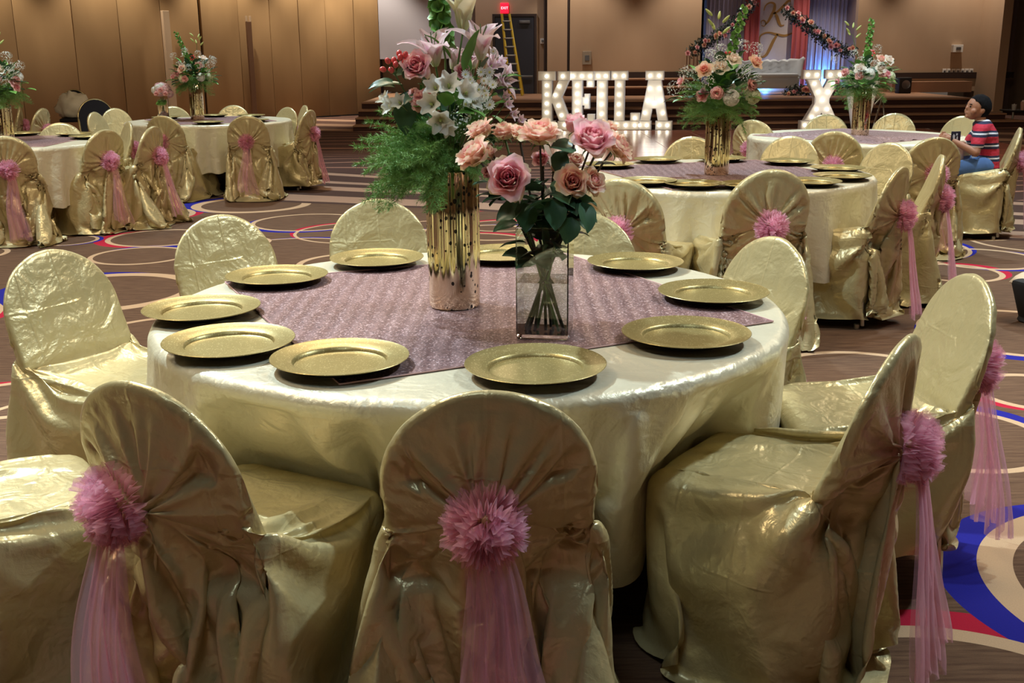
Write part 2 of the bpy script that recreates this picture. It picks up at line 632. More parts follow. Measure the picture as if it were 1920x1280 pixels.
# glossy dance floor made of square panels
M_dance = mat('dance_floor_wood', lin((186, 118, 104)), .15, 0, .6)
N = NT(M_dance)
wd_ = N.noise(N.coord('Object', scale=(1, 12, 1)), 6, 3).outputs[0]
oi = N.n('ShaderNodeObjectInfo').outputs['Random']
N.link(N.mix(N.math('ADD', N.math('MULTIPLY', wd_, .6), N.math('MULTIPLY', oi, .4)), lin((196, 128, 112)), lin((164, 100, 90))), 'Base Color')
df = link('dance_floor', None, None, (.62, 14.3, 0))
tag(df, 'glossy reddish wooden dance floor in front of the stage', 'dance floor')
b = MB()
b.box((0, 0, 0), (.905, .905, .022), .004)
pm = b.me('floor_panel', M_dance, False)
for i in range(8):
    for j in range(7):
        link('floor_panel', pm, df, (i * .912, j * .912 + .02, 0))
b = MB()
b.box((-.09, -.09, 0), (8 * .912 + .09, 0, .018), .004)
b.box((-.09, 0, 0), (0, 7 * .912, .018), .004)
b.box((-.09, 7 * .912 + .01, 0), (8 * .912 + .09, 7 * .912 + .1, .018), .004)
b.build('edge_trim', mat('dance_floor_edge', lin((176, 170, 172)), .3, .7), df, smooth=False)

# door with closer and push bar on the stage
dr = empty('door_1', (0, 0, 0))
dr['kind'] = 'structure'
Y = 26.85
x0, x1 = X_at(929, Y), X_at(1002, Y)
zt = Z_at(965, 31, Y)
b = MB()
b.box((x0, Y, .497), (x1, Y + .05, zt), .01)
b.build('door_leaf', mat('dark_door', lin((30, 32, 44)), .45), dr, smooth=False)
b = MB()
b.box((x0 - .06, Y - .02, .497), (x0, Y + .06, zt + .06))
b.box((x1, Y - .02, .497), (x1 + .06, Y + .06, zt + .06))
b.box((x0, Y - .02, zt), (x1, Y + .06, zt + .06))
b.build('door_frame', M_trim, dr, smooth=False)
M_grey = mat('grey_metal', lin((122, 124, 130)), .35, .8)
b = MB()
b.box((X_at(974, Y), Y - .07, Z_at(980, 44, Y)), (X_at(994, Y), Y, Z_at(980, 38, Y)), .008)
b.build('door_closer', M_grey, dr)
b = MB()
b.box((X_at(958, Y), Y - .06, Z_at(980, 145, Y)), (X_at(999, Y), Y - .03, Z_at(980, 141, Y)), .006)
b.build('push_bar', M_grey, dr)
# second dark doorway seen behind the tall flowers
b = MB()
b.box((X_at(835, 28.5), 28.45, .0), (X_at(868, 28.5), 28.6, 2.0), .01)
d2 = struct('door_2', b.me('door_2', mat('dark_door_2', lin((34, 32, 40)), .5), False))

# projection screen
b = MB()
b.box((X_at(714, 27.6), 27.6, Z_at(720, 111, 27.6)), (X_at(927, 27.6), 27.63, 4.4), .004)
t = b.build('projection_screen', mat('screen_fabric', lin((172, 168, 180)), .8), smooth=False)
tag(t, 'large blank white projection screen hanging behind the tall flowers', 'screen')

# exit sign
M_red = mat('exit_red', lin((220, 20, 40)), .4, Emission_Color=lin((255, 20, 50)), Emission_Strength=1.6)
M_redw = mat('exit_letters', (1, .7, .7), .4, Emission_Color=(1, .55, .6, 1), Emission_Strength=2.)
ex = empty('exit_sign', gy(946, 16, 26.835))
tag(ex, 'small glowing red exit sign above the dark stage door', 'sign')
b = MB()
b.box((-.10, 0, -.11), (.10, .065, .13), .01)
b.build('sign_box', M_red, ex, smooth=False)


def text_mesh(s, size, ext, m, spacing=1.):
    cu = bpy.data.curves.new('t', 'FONT')
    cu.body = s
    cu.size = size
    cu.extrude = ext
    cu.align_x = 'CENTER'
    cu.align_y = 'CENTER'
    cu.space_character = spacing
    o = bpy.data.objects.new('t', cu)
    COL.objects.link(o)
    me = bpy.data.meshes.new_from_object(o.evaluated_get(bpy.context.evaluated_depsgraph_get()))
    bpy.data.objects.remove(o)
    me.materials.clear()
    me.materials.append(m)
    return me


link('sign_lettering', text_mesh('EXIT', .085, .004, M_redw), ex, (0, -.005, .01), (PI / 2, 0, 0))

# yellow step ladder leaning in front of the door
M_yel = mat('yellow_fibreglass', lin((190, 160, 40)), .5)
M_alu = mat('ladder_rung_metal', lin((196, 198, 200)), .35, .7)
YL = 25.6
la = empty('step_ladder', gy(980, 178, YL))
la.location.z = .497
tag(la, 'yellow step ladder with pale rungs standing before the dark stage door', 'ladder')
o0 = la.location
tl, tr_ = gy(941, 26, YL + .5), gy(955, 26, YL + .5)
bl, br = gy(957, 178, YL), gy(979, 178, YL)
bl.z = br.z = .497
for p, q in ((bl, tl), (br, tr_)):
    b = MB()
    b.tube([p - o0, q - o0], .032, 6)
    b.build('side_rail', M_yel, la)
for k in range(9):
    f = (k + .75) / 9.6
    p, q = bl.lerp(tl, f) - o0, br.lerp(tr_, f) - o0
    b = MB()
    b.box((p.x, p.y - .04, p.z - .014), (q.x, p.y + .04, p.z + .014), .005)
    b.build('rung', M_alu, la)
for dx in (-.25, .12):
    b = MB()
    b.tube([Vector((bl.x + .2 + dx, YL + 1.0, .497)) - o0, (tl if dx < 0 else tr_) - o0], .02, 6)
    b.build('rear_leg', M_yel, la)

# wall fittings
def fitting(name, px0, py0, px1, py1, Y, m, label, cat, th=.06, group=None):
    e = empty(name, gy((px0 + px1) / 2, py1, Y))
    a, c = gy(px0, py0, Y) - e.location, gy(px1, py1, Y) - e.location
    b = MB()
    b.box((a.x, -th, c.z), (c.x, 0, a.z), .008)
    b.build('housing', m, e, smooth=False)
    b = MB()
    b.box((a.x * .5, -th - .012, c.z + (a.z - c.z) * .3), (c.x * .5, -th, c.z + (a.z - c.z) * .7), .004)
    b.build('face', M_grey, e, smooth=False)
    return tag(e, label, cat, group)


fitting('wall_switch', 1013, 72, 1021, 82, 26.9, M_white, 'small white wall switch beside the dark stage door', 'switch')
fitting('wall_speaker', 1092, 96, 1108, 121, YB, mat('beige_box', lin((150, 138, 122)), .6), 'beige wall box above the lit K and E letters', 'wall box', .12)
fitting('wall_sensor', 1784, 84, 1801, 98, YB - .2, M_white, 'white rounded sensor high on the right stage wall', 'sensor', .14)
for k in range(7):
    px = 1767 + k * 8.4
    fitting('light_switch', px, 129, px + 6.5, 139, YB - .2, M_white, 'white switch plate low on the right stage wall, ' + ('first', 'second', 'third', 'middle', 'fifth', 'sixth', 'rightmost')[k] + ' of the row from the left', 'switch', .02)

# tall posts standing before the partition
M_post = mat('pale_post', lin((186, 160, 134)), .6)
M_post2 = mat('brown_post', lin((104, 72, 50)), .6)
for px, pyt, off, m, lab in ((309, 20, .25, M_post, 'tall pale wooden post standing against the partition behind the pink bouquet'),
                             (463, 30, .22, M_post2, 'tall brown channel post with a notched top against the partition')):
    s = wall_s(px)
    p = WL0 + wd * s + wn * off
    e = empty('wall_post', (p.x, p.y, 0), ang)
    zt = gy(px, pyt, p.y).z
    b = MB()
    if m is M_post:
        b.box((-.075, -.05, 0), (.075, .05, zt), .01)
        b.build('post_body', m, e, smooth=False)
    else:
        b.box((-.06, -.03, 0), (.06, .03, zt - .12), .006)
        b.build('post_body', m, e, smooth=False)
        for x in (-.06, .035):
            b = MB()
            b.box((x, -.03, zt - .12), (x + .025, .03, zt), .003)
            b.build('notch_side', M_post, e, smooth=False)
    tag(e, lab, 'post')

# ------------------------------------------------------------------ draped satin, settled by the cloth solver
def polyline(pts, n):
    P = np.array(pts, float)
    d = np.r_[0, np.cumsum(np.linalg.norm(np.diff(P, axis=0), axis=1))]
    s = np.linspace(0, d[-1], n)
    return np.stack([np.interp(s, d, P[:, k]) for k in range(3)], 1)


def slab_y(z):
    return -.18 - .16 * (z - .47)


def collider(me, thick, friction=8., tmp=None):
    o = bpy.data.objects.new('collider', me)
    COL.objects.link(o)
    o.modifiers.new('c', 'COLLISION')
    o.collision.thickness_outer = thick
    o.collision.thickness_inner = .02
    o.collision.cloth_friction = friction
    o.collision.damping = .5
    tmp.append(o)
    return o


def block(lo, hi, bev):
    b = MB()
    b.box(lo, hi)
    bmesh.ops.bevel(b.bm, geom=b.bm.edges[:] + b.bm.verts[:], offset=bev, segments=3, affect='EDGES', profile=.5)
    bmesh.ops.triangulate(b.bm, faces=b.bm.faces)
    return b.me('block', None, False)


def settle(ob, frames, mass, tens, comp, shear, bend, shrink, air):
    md = ob.modifiers.new('cloth', 'CLOTH')
    s = md.settings
    s.quality = 5
    s.mass = mass
    s.tension_stiffness, s.compression_stiffness, s.shear_stiffness, s.bending_stiffness = tens, comp, shear, bend
    s.bending_model = 'ANGULAR'
    s.tension_damping = s.compression_damping = 8
    s.shear_damping = 5
    s.bending_damping = .6
    s.air_damping = air
    s.vertex_group_mass = 'pin'
    s.shrink_min = shrink
    md.collision_settings.collision_quality = 2
    md.collision_settings.distance_min = .004
    md.point_cache.frame_end = frames
    SC.frame_start = 1
    SC.frame_end = frames
    for f in range(1, frames + 1):
        SC.frame_set(f)
    ev = ob.evaluated_get(bpy.context.evaluated_depsgraph_get())
    em = ev.to_mesh()
    co = np.empty(len(em.vertices) * 3)
    em.vertices.foreach_get('co', co)
    ev.to_mesh_clear()
    return co.reshape(-1, 3)


def sim_cover(seed, WAV, AMP, HALF, DROP, BEND, PZ, wide=0., frames=58):
    N_, NV, LV = 59, 56, 1.5
    HB = .215

    def arc():
        pts = [(-HB, slab_y(PZ), PZ)]
        for i in range(41):
            a = PI - PI * i / 40
            z = .675 + .205 * math.sin(a)
            pts.append((HB * math.cos(a), slab_y(z), z))
        pts.append((HB, slab_y(PZ), PZ))
        return polyline(pts, N_)

    def mirrored(half):
        return polyline(half + [(-x, y, z) for x, y, z in half[::-1]], N_)
    K = [(0., arc()), (.45, mirrored([(-.24, -.215, .46), (-.21, -.15, .49)])),
         (.86, mirrored([(-.30, -.215, .33), (-.28, -.1, .42), (-.25, .2, .50), (-.2, .27, .50)])),
         (LV, mirrored([(-.66 - wide, -.21 - wide * .14, .03), (-.62 - wide * .8, .1 + wide * .07, .03), (-.48, .48, .03), (-.25, .58, .03)]))]
    B = [(0., arc()), (.45, mirrored([(-.24, -.215, .46), (-.20, -.28, .50), (-.08, -.32, .50)])),
         (.86, mirrored([(-.30, -.215, .33), (-.24, -.34, .34), (-.08, -.40, .34)])),
         (LV, mirrored([(-.66 - wide, -.21 - wide * .14, .03), (-.5, -.66, .03), (-.14, -.84, .03)]))]

    def curve(keys, v):
        for (a, ca), (b, cb) in zip(keys, keys[1:]):
            if v <= b + 1e-9:
                t = (v - a) / (b - a)
                return ca * (1 - t) + cb * t
        return keys[-1][1].copy()
    M_ = 2 * N_ - 2
    idx = np.zeros((NV, M_), int)
    verts = []
    bz = []
    for j in range(NV):
        v = LV * j / (NV - 1)
        f, b = curve(K, v).copy(), curve(B, v).copy()
        w_ = min(1, v / .3)
        for i in range(N_):
            t = i / (N_ - 1)
            en = min(1, min(t, 1 - t) * 8)
            ph = WAV * 2 * PI * t
            b[i][1] -= w_ * en * AMP * (1 - math.cos(ph + math.sin(ph * .37 + seed)))
            if v > .86:
                f[i][1 if abs(t - .5) < .3 else 0] += (v - .86) * .10 * math.sin(ph * .9 + seed)
        bz.append(b[N_ // 2][2])
        for i, p in enumerate([*f] + [*b[::-1][1:-1]]):
            if j == 0 and i >= N_:
                idx[j, i] = idx[j, M_ - i]
                continue
            verts.append(tuple(p))
            idx[j, i] = len(verts) - 1
    faces = []
    for j in range(NV - 1):
        for i in range(M_):
            f = [idx[j, i], idx[j, (i + 1) % M_], idx[j + 1, (i + 1) % M_], idx[j + 1, i]]
            f = [int(x) for x in dict.fromkeys(f)]
            if len(f) > 2:
                faces.append(f)
    jp = int(.42 / LV * NV)
    # the cover is held along the rim and on the padded front; its sides hang free
    top = {int(idx[j, i]) for i in range(N_) for j in range(jp) if j < 3 or min(i, N_ - 1 - i) > 5}
    off = Vector((seed * 7.3, seed * 3.1, 0))
    for k in range(len(verts)):
        if k not in top:
            c = Vector(verts[k])
            verts[k] = tuple(c + noise.noise_vector(c * 9 + off) * .006 + noise.noise_vector(c * 3 + off) * .01)
    me = mesh('satin_cover', verts, faces, True, (M_cover,))
    ob = bpy.data.objects.new('satin_cover', me)
    COL.objects.link(ob)
    KN = Vector((.012 * math.sin(seed * 2.1), -.285, .615))
    jk = min(range(NV), key=lambda j: abs(bz[j] - .615))
    half = int(N_ * HALF)
    knot = []
    for i in range(N_ // 2 - half, N_ // 2 + half + 1):
        q = abs(i - N_ // 2) / (N_ / 2)
        knot.append(int(idx[min(NV - 1, jk + int(round(DROP / LV * NV * q * q))), M_ - i]))
    vg = ob.vertex_groups.new(name='pin')
    vg.add(knot, 1., 'REPLACE')
    vg.add(list(top), 1., 'REPLACE')
    ob.shape_key_add(name='Basis')
    sk = ob.shape_key_add(name='gather')
    for k in knot:
        c = me.vertices[k].co
        sk.data[k].co = KN + Vector((c.x * .06, abs(c.x) * -.03 + math.sin(c.x * 70) * .008, (c.z - .615) * .08 + math.cos(c.x * 60) * .008))
    sk.value = 0
    sk.keyframe_insert('value', frame=1)
    sk.value = 1
    sk.keyframe_insert('value', frame=30)
    tmp = []
    collider(block((-.205, -.17, .40), (.205, .235, .485), .03), .008, tmp=tmp)
    collider(block((-.19, -.20, .02), (.19, .21, .44), .02), .008, tmp=tmp)
    collider(block((-2, -2, -.3), (2, 2, 0), .01), .005, tmp=tmp)
    pts = [(-.195, .40)] + [(.2 * math.cos(PI - PI * i / 32), .675 + .195 * math.sin(PI * i / 32)) for i in range(33)] + [(.195, .40)]
    bm = bmesh.new()
    fv = [bm.verts.new((x, slab_y(z) + .014, z)) for x, z in pts]
    bv = [bm.verts.new((x, slab_y(z) - .014, z)) for x, z in pts]
    bm.faces.new(fv)
    bm.faces.new(bv[::-1])
    for i in range(len(fv)):
        k = (i + 1) % len(fv)
        bm.faces.new((fv[k], fv[i], bv[i], bv[k]))
    bmesh.ops.recalc_face_normals(bm, faces=bm.faces)
    bmesh.ops.triangulate(bm, faces=bm.faces)
    sm = bpy.data.meshes.new('slab')
    bm.to_mesh(sm)
    bm.free()
    collider(sm, .006, tmp=tmp)
    co = settle(ob, frames, .25, 25, 8, 4, BEND, -.01, 2.)
    for o in tmp + [ob]:
        bpy.data.objects.remove(o)
    # tidy: no back cloth through the padded back, hem spread pulled in, back leaning a little more
    G = co[idx].copy()
    for j in range(1, int(NV * .43)):
        for i in range(N_, M_):
            x, y, z = G[j, i]
            if z > .5 and abs(x) < .21:
                G[j, i, 1] = min(y, slab_y(z) - .017)
    r_ = np.maximum(np.abs(G[..., 0]) / .31, np.maximum(G[..., 1] / .34, -G[..., 1] / .40))
    s = np.where(r_ > 1, (1 + (r_ - 1) * .40) / np.maximum(r_, 1e-6), 1)
    G[..., 0] *= s
    G[..., 1] *= s
    up = np.clip(G[..., 2] - .47, 0, 1)
    G[..., 1] -= .10 * up * (G[..., 1] < .05)
    V = co.copy()
    V[idx.reshape(-1)] = G.reshape(-1, 3)
    return V, faces


def sim_tablecloth(chairs, L, frames):
    NA, NR = 160, 32
    prof = [(.84, .7605), (.88, .7605), (.905, .7600)]
    for k in range(NR - 3):
        s = L * (k + 1) / (NR - 3)
        prof.append((.915 + s * .30, .757 - s * .953))
    verts = []
    for j, (r_, z) in enumerate(prof):
        for i in range(NA):
            a = 2 * PI * i / NA
            rr = r_
            if j > 3:
                q = (j - 3) / (NR - 4)
                rr += q * (.05 * noise.noise(Vector((math.cos(a) * 2.2, math.sin(a) * 2.2, 3.1))) + .020 * math.sin(22 * a + 3 * math.sin(3 * a)))
            verts.append((rr * math.cos(a), rr * math.sin(a), z))
    faces = [(j * NA + i, (j + 1) * NA + i, (j + 1) * NA + (i + 1) % NA, j * NA + (i + 1) % NA) for j in range(NR - 1) for i in range(NA)]
    ob = bpy.data.objects.new('cloth', mesh('cloth', verts, faces))
    COL.objects.link(ob)
    ob.vertex_groups.new(name='pin').add(list(range(3 * NA)), 1, 'REPLACE')
    tmp = []
    b = MB()
    b.lathe([(0, .723), (.91, .723), (.91, .753), (0, .753)], 96)
    bmesh.ops.triangulate(b.bm, faces=b.bm.faces)
    collider(b.me('t', None), .006, tmp=tmp)
    for x, y, a in chairs:
        b = MB()
        b.box((-.215, -.18, .02), (.215, .25, .50))
        b.box((-.2, -.26, .5), (.2, -.20, .8))
        bmesh.ops.bevel(b.bm, geom=b.bm.edges[:], offset=.015, segments=2, affect='EDGES')
        bmesh.ops.triangulate(b.bm, faces=b.bm.faces)
        o = collider(b.me('ch', None), .008, 5., tmp)
        d = Vector((math.cos(R(a)), math.sin(R(a)), 0))
        o.rotation_euler = (0, 0, R(a) - PI / 2)
        o.location = Vector((x, y, 0)) - d * .75
        o.keyframe_insert('location', frame=5)
        o.location = Vector((x, y, 0))
        o.keyframe_insert('location', frame=48)
    co = settle(ob, frames, .3, 30, 20, 6, .5, 0., 1.5)
    for o in tmp + [ob]:
        bpy.data.objects.remove(o)
    V = [(0, 0, .7606)]
    rr = [.25, .5, .7, .8]
    for r_ in rr:
        V += [(r_ * math.cos(2 * PI * i / NA), r_ * math.sin(2 * PI * i / NA), .7606) for i in range(NA)]
    V += [tuple(v) for v in co]
    F = [(0, 1 + i, 1 + (i + 1) % NA) for i in range(NA)]
    for j in range(len(rr) + NR - 1):
        for i in range(NA):
            a, c = 1 + j * NA + i, 1 + j * NA + (i + 1) % NA
            F.append((a, a + NA, c + NA, c))
    return mesh('tablecloth', V, F, True, (M_cloth,))


COVERS = {
    'A': sim_cover(23, 5, .016, .38, .15, .40, .66, .29, 62),
    'B': sim_cover(9, 7, .016, .36, .12, .80, .63, .0, 58),
    'C': sim_cover(21, 6, .014, .42, .45, .80, .66, .29, 62),
    'D': sim_cover(24, 5.5, .015, .40, .25, .70, .65, .20, 60),
}
MAIN = Vector((-.12, 3.09, 0))
near_chairs = [(-.06, 2.20, 92), (-.6, 2.23, 62), (-1.2, 2.3, 35), (-1.25, 3.29, -30), (-.97, 3.99, -50), (-.52, 4.34, -76), (.21, 3.88, -108), (.65, 3.46, -152), (1.04, 2.93, 182), (.62, 2.42, 151)]
CL_MAIN = subdiv(sim_tablecloth([(x - MAIN.x, y - MAIN.y, a) for x, y, a in near_chairs], .60, 66))
CL_GEN = sim_tablecloth([], .50, 40)
SC.frame_set(1)
SC.frame_start = SC.frame_end = 1

# ------------------------------------------------------------------ covered chairs
def cover_mesh(key, mirror=False, hi=False):
    V, faces = COVERS[key]
    V = V.copy()
    if mirror:
        V[:, 0] *= -1
    me = mesh('satin_cover', V, [f[::-1] if mirror else f for f in faces], True, (M_cover,))
    return subdiv(me, 1) if hi else me


def shorten(me, f, squeeze):
    """the same cover hitched up so that the legs show under the hem"""
    me = me.copy()
    for v in me.vertices:
        if v.co.z < .47:
            d = (.47 - v.co.z) / .47
            v.co.z = .47 - (.47 - v.co.z) * f
            lim = 1 - squeeze * d
            v.co.x *= lim
            v.co.y = -.03 + (v.co.y + .03) * lim
    return me


COV = {}
for k in 'ABCD':
    for mir in (0, 1):
        COV[k, mir, 1] = cover_mesh(k, mir, True)
        COV[k, mir, 0] = cover_mesh(k, mir, False)


COV['S', 1, 1] = shorten(COV['B', 1, 1], .77, .34)
COV['C', 1, 1] = shorten(COV['C', 1, 1], 1., .12)
COV['T', 0, 0] = shorten(COV['C', 0, 0], .90, .12)
COV['T', 1, 0] = shorten(COV['D', 1, 0], .90, .12)


def rosette_mesh(seed):
    r_ = random.Random(seed)
    V, F = [], []
    for phi0, R0, n in ((94, .084, 30), (76, .088, 36), (58, .087, 32), (41, .082, 25), (24, .074, 16), (9, .064, 7)):
        seg, rings = n * 6, 5
        ph = r_.uniform(0, 6)
        base = len(V)
        V.append((0, 0, 0))
        jit = [r_.uniform(-.16, .10) for _ in range(n * 2)]
        for k in range(1, rings + 1):
            t = k / rings
            for i in range(seg):
                th = 2 * PI * i / seg
                rag = 1 + jit[int(i / seg * len(jit))] * t + .04 * math.sin(i * 2.7)
                pl = math.sin(n * th + ph + .8 * math.sin(3 * th))
                phi = R(phi0) + .20 * pl * t + .12 * math.sin(2 * th + ph) * t
                rr = R0 * t * rag
                V.append((rr * math.sin(phi) * math.cos(th), -rr * math.cos(phi) - .015 * t, rr * math.sin(phi) * math.sin(th)))
        for i in range(seg):
            F.append((base, base + 1 + i, base + 1 + (i + 1) % seg))
        for k in range(rings - 1):
            for i in range(seg):
                a = base + 1 + k * seg
                F.append((a + i, a + seg + i, a + seg + (i + 1) % seg, a + (i + 1) % seg))
    return mesh('tulle_rosette', V, F, True, (M_tulle,))


def streamer_mesh(seed, dx, L, w0, w1):
    r_ = random.Random(seed)
    V, F = [], []
    nc, nr = 15, 22
    ph = r_.uniform(0, 6)
    for j in range(nr):
        t = j / (nr - 1)
        for i in range(nc):
            u = i / (nc - 1) - .5
            wd_ = w0 + (w1 - w0) * t ** .8
            x = dx * t ** 1.1 + u * wd_ + .006 * math.sin(7 * t + ph)
            y = -.02 - .075 * t ** .7 - .010 * t - .011 * math.sin(u * 17 + ph + 1.4 * math.sin(t * 3)) * (0.4 + t)
            z = -L * t + (.012 * math.sin(u * 9 + ph) if j == nr - 1 else 0)
            V.append((x, y, z))
    for j in range(nr - 1):
        for i in range(nc - 1):
            a = j * nc + i
            F.append((a, a + 1, a + nc + 1, a + nc))
    return mesh('tulle_streamer', V, F, True, (M_tulle,))


ROS = [rosette_mesh(k) for k in range(3)]
STR = [streamer_mesh(1, .02, .50, .04, .13), streamer_mesh(2, -.035, .47, .04, .10), streamer_mesh(3, .065, .46, .04, .11),
       streamer_mesh(4, .01, .52, .04, .15)]
b = MB()
b.tube([(0, 0, .44), (0, -.03, .02)], .011, 8)
b.lathe([(0, 0), (.016, 0), (.016, .025), (.011, .03)], 10)
LEG = b.me('leg', M_chrome)
b = MB()
b.sphere((0, -.02, 0), .014, 10, 8, (1, .8, 1))
b.sphere((-.018, -.014, .006), .010, 8, 6)
KNOT = b.me('knot', None)
KNOT.materials.append(M_cover)


def chair(x, y, deg, label, sway=0., var='A', mir=0, hi=0, group=None, bow=True, sc=1., legs=False, ros=None, smooth_z=1.):
    t = empty('banquet_chair', (x, y, 0), R(deg) - PI / 2, (sc, sc, sc * smooth_z))
    tag(t, label, 'chair', group)
    link('satin_cover', COV[var, mir, hi], t)
    r_ = random.Random(int(x * 100) * 31 + int(y * 100))
    if bow:
        kx = ros if ros is not None else r_.uniform(-.02, .02)
        kz = .615
        link('tulle_rosette', ROS[r_.randrange(3)], t, (kx, -.300, kz), (R(r_.uniform(-8, 14)), R(r_.uniform(0, 360)), R(r_.uniform(-12, 12))))
        link('knot', KNOT, t, (kx * .4, -.308, kz + .01))
        for k in r_.sample(range(4), 3 if hi else 2):
            link('tulle_streamer', STR[k], t, (kx + r_.uniform(-.012, .012), -.312 - r_.uniform(0, .012), kz - .03), (0, R(sway + r_.uniform(-3, 3)), 0), (1.45 if hi else 1.15, 1, 1))
    if legs:
        for sx, sy in ((-.165, -.17), (.165, -.17), (-.16, .17), (.16, .17)):
            link('leg', LEG, t, (sx, sy, 0))
    return t


def chair_top(px, py, deg, label, z=.89, pull=1., **kw):
    """a chair whose back reaches the photo point px,py"""
    p = gz(px, py, z) * pull
    f = Vector((math.cos(R(deg)), math.sin(R(deg)), 0))
    return chair(p.x + f.x * .285, p.y + f.y * .285, deg, label, **kw)


# ------------------------------------------------------------------ tables
b = MB()
b.lathe([(0, .722), (.889, .722), (.896, .726), (.896, .750), (.889, .755), (0, .755)], 72)
TOP = b.me('tabletop', M_wood)
b = MB()
b.tube([(0, 0, 0), (0, 0, .72)], .022, 8)
TLEG = b.me('leg', M_chrome)


def table(c, lab, cloth, rot, tlab, group=None):
    t = empty('round_table', (c[0], c[1], 0))
    tag(t, tlab, 'table')
    link('tabletop', TOP, t)
    for k in range(4):
        a = PI / 4 + k * PI / 2
        link('leg', TLEG, t, (.5 * math.cos(a), .5 * math.sin(a), 0))
    o = link('tablecloth', cloth, None, (c[0], c[1], 0), (0, 0, rot))
    tag(o, lab, 'tablecloth')


def overlay(corners, lab, crumple=0., z=.7625):
    """square sequin cloth laid flat; corners counter-clockwise"""
    n = 44
    A, B_, C, D = [Vector((*p, z)) for p in corners]
    V, F = [], []
    for j in range(n + 1):
        for i in range(n + 1):
            u, v = i / n, j / n
            p = (A * (1 - u) + B_ * u) * (1 - v) + (D * (1 - u) + C * u) * v
            p.x += .006 * math.sin(v * 9) * (abs(u - .5) > .45)
            p.z += .0012 * noise.noise(p * 6) + .0015
            if crumple:
                p.z += crumple * max(0, noise.noise(Vector((p.x * 5, p.y * 14, 1.)))) * (u > .45)
            V.append(p)
    for j in range(n):
        for i in range(n):
            a = j * (n + 1) + i
            F.append((a, a + 1, a + n + 2, a + n + 1))
    cx = sum((Vector(p) for p in corners), Vector((0, 0))) / 4
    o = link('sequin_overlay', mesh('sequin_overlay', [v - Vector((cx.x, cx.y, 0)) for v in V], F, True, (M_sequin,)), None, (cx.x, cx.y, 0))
    tag(o, lab, 'table overlay')
    # stitched hem along the edge
    b = MB()
    cs = [Vector((p[0] - cx.x, p[1] - cx.y, z + .002)) for p in corners]
    b.tube(cs + [cs[0]], .0022, 5)
    b.build('hem', mat('rose_hem', lin((204, 164, 164)), .6), o)
    return o


def sq(c, half, deg):
    r_ = []
    for k in range(4):
        a = R(deg + 45 + 90 * k)
        r_.append((c[0] + half * math.cos(a), c[1] + half * math.sin(a)))
    return r_


T2, T3, T4, T5 = (1.27, 6.55), (3.0, 9.40), (-4.45, 9.50), (-3.42, 12.35)
table(MAIN, 'champagne satin tablecloth on the large front table', CL_MAIN, 0, 'large round front table hidden under champagne satin')
table(T2, 'satin tablecloth on the middle table right of the pink rose vase', CL_GEN, .4, 'round table under satin behind the pink roses on the right')
table(T3, 'satin tablecloth on the far right table before the XV letters', CL_GEN, 1.9, 'round table under satin at far right beside the seated boy')
table(T4, 'shiny ivory tablecloth on the table cut by the left picture edge', CL_GEN, 3.3, 'round table under ivory satin at the left picture edge')
table(T5, 'ivory tablecloth on the far table holding the blush bouquet', CL_GEN, 5.2, 'round table under ivory satin far left near the partition')
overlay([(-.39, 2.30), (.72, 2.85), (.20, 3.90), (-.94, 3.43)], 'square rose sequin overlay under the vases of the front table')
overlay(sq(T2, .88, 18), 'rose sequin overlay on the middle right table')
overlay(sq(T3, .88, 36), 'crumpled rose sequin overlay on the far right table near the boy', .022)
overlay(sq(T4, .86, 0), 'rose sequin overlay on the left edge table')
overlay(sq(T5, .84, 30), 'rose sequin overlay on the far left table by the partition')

# ------------------------------------------------------------------ gold chargers
b = MB()
b.lathe([(0, .0035), (.085, .0030), (.104, .0035), (.109, .0055), (.112, .0125), (.116, .0150), (.140, .0190), (.161, .0232), (.1645, .0246),
         (.1655, .0236), (.1645, .0222), (.142, .0150), (.122, .0088), (.113, .0022), (.098, .0006), (.092, 0), (0, .0)], 64)
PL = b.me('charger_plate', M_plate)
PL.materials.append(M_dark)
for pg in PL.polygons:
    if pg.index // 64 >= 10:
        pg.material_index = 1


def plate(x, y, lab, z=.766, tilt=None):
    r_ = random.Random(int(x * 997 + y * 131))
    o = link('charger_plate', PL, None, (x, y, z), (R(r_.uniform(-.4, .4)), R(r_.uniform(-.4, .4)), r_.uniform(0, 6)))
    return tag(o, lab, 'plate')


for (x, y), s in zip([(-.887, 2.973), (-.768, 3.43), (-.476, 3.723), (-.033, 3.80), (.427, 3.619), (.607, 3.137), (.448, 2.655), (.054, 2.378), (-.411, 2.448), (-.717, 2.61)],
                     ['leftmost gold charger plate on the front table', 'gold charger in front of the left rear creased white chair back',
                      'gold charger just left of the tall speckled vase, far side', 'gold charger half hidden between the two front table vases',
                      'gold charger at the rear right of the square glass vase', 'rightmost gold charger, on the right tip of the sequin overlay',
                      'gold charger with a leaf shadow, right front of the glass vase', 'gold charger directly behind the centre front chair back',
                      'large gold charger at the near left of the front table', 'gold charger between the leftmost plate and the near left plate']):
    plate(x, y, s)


def ring(c, rad, degs, labs):
    for d, s in zip(degs, labs):
        plate(c[0] + rad * math.cos(R(d)), c[1] + rad * math.sin(R(d)), s)


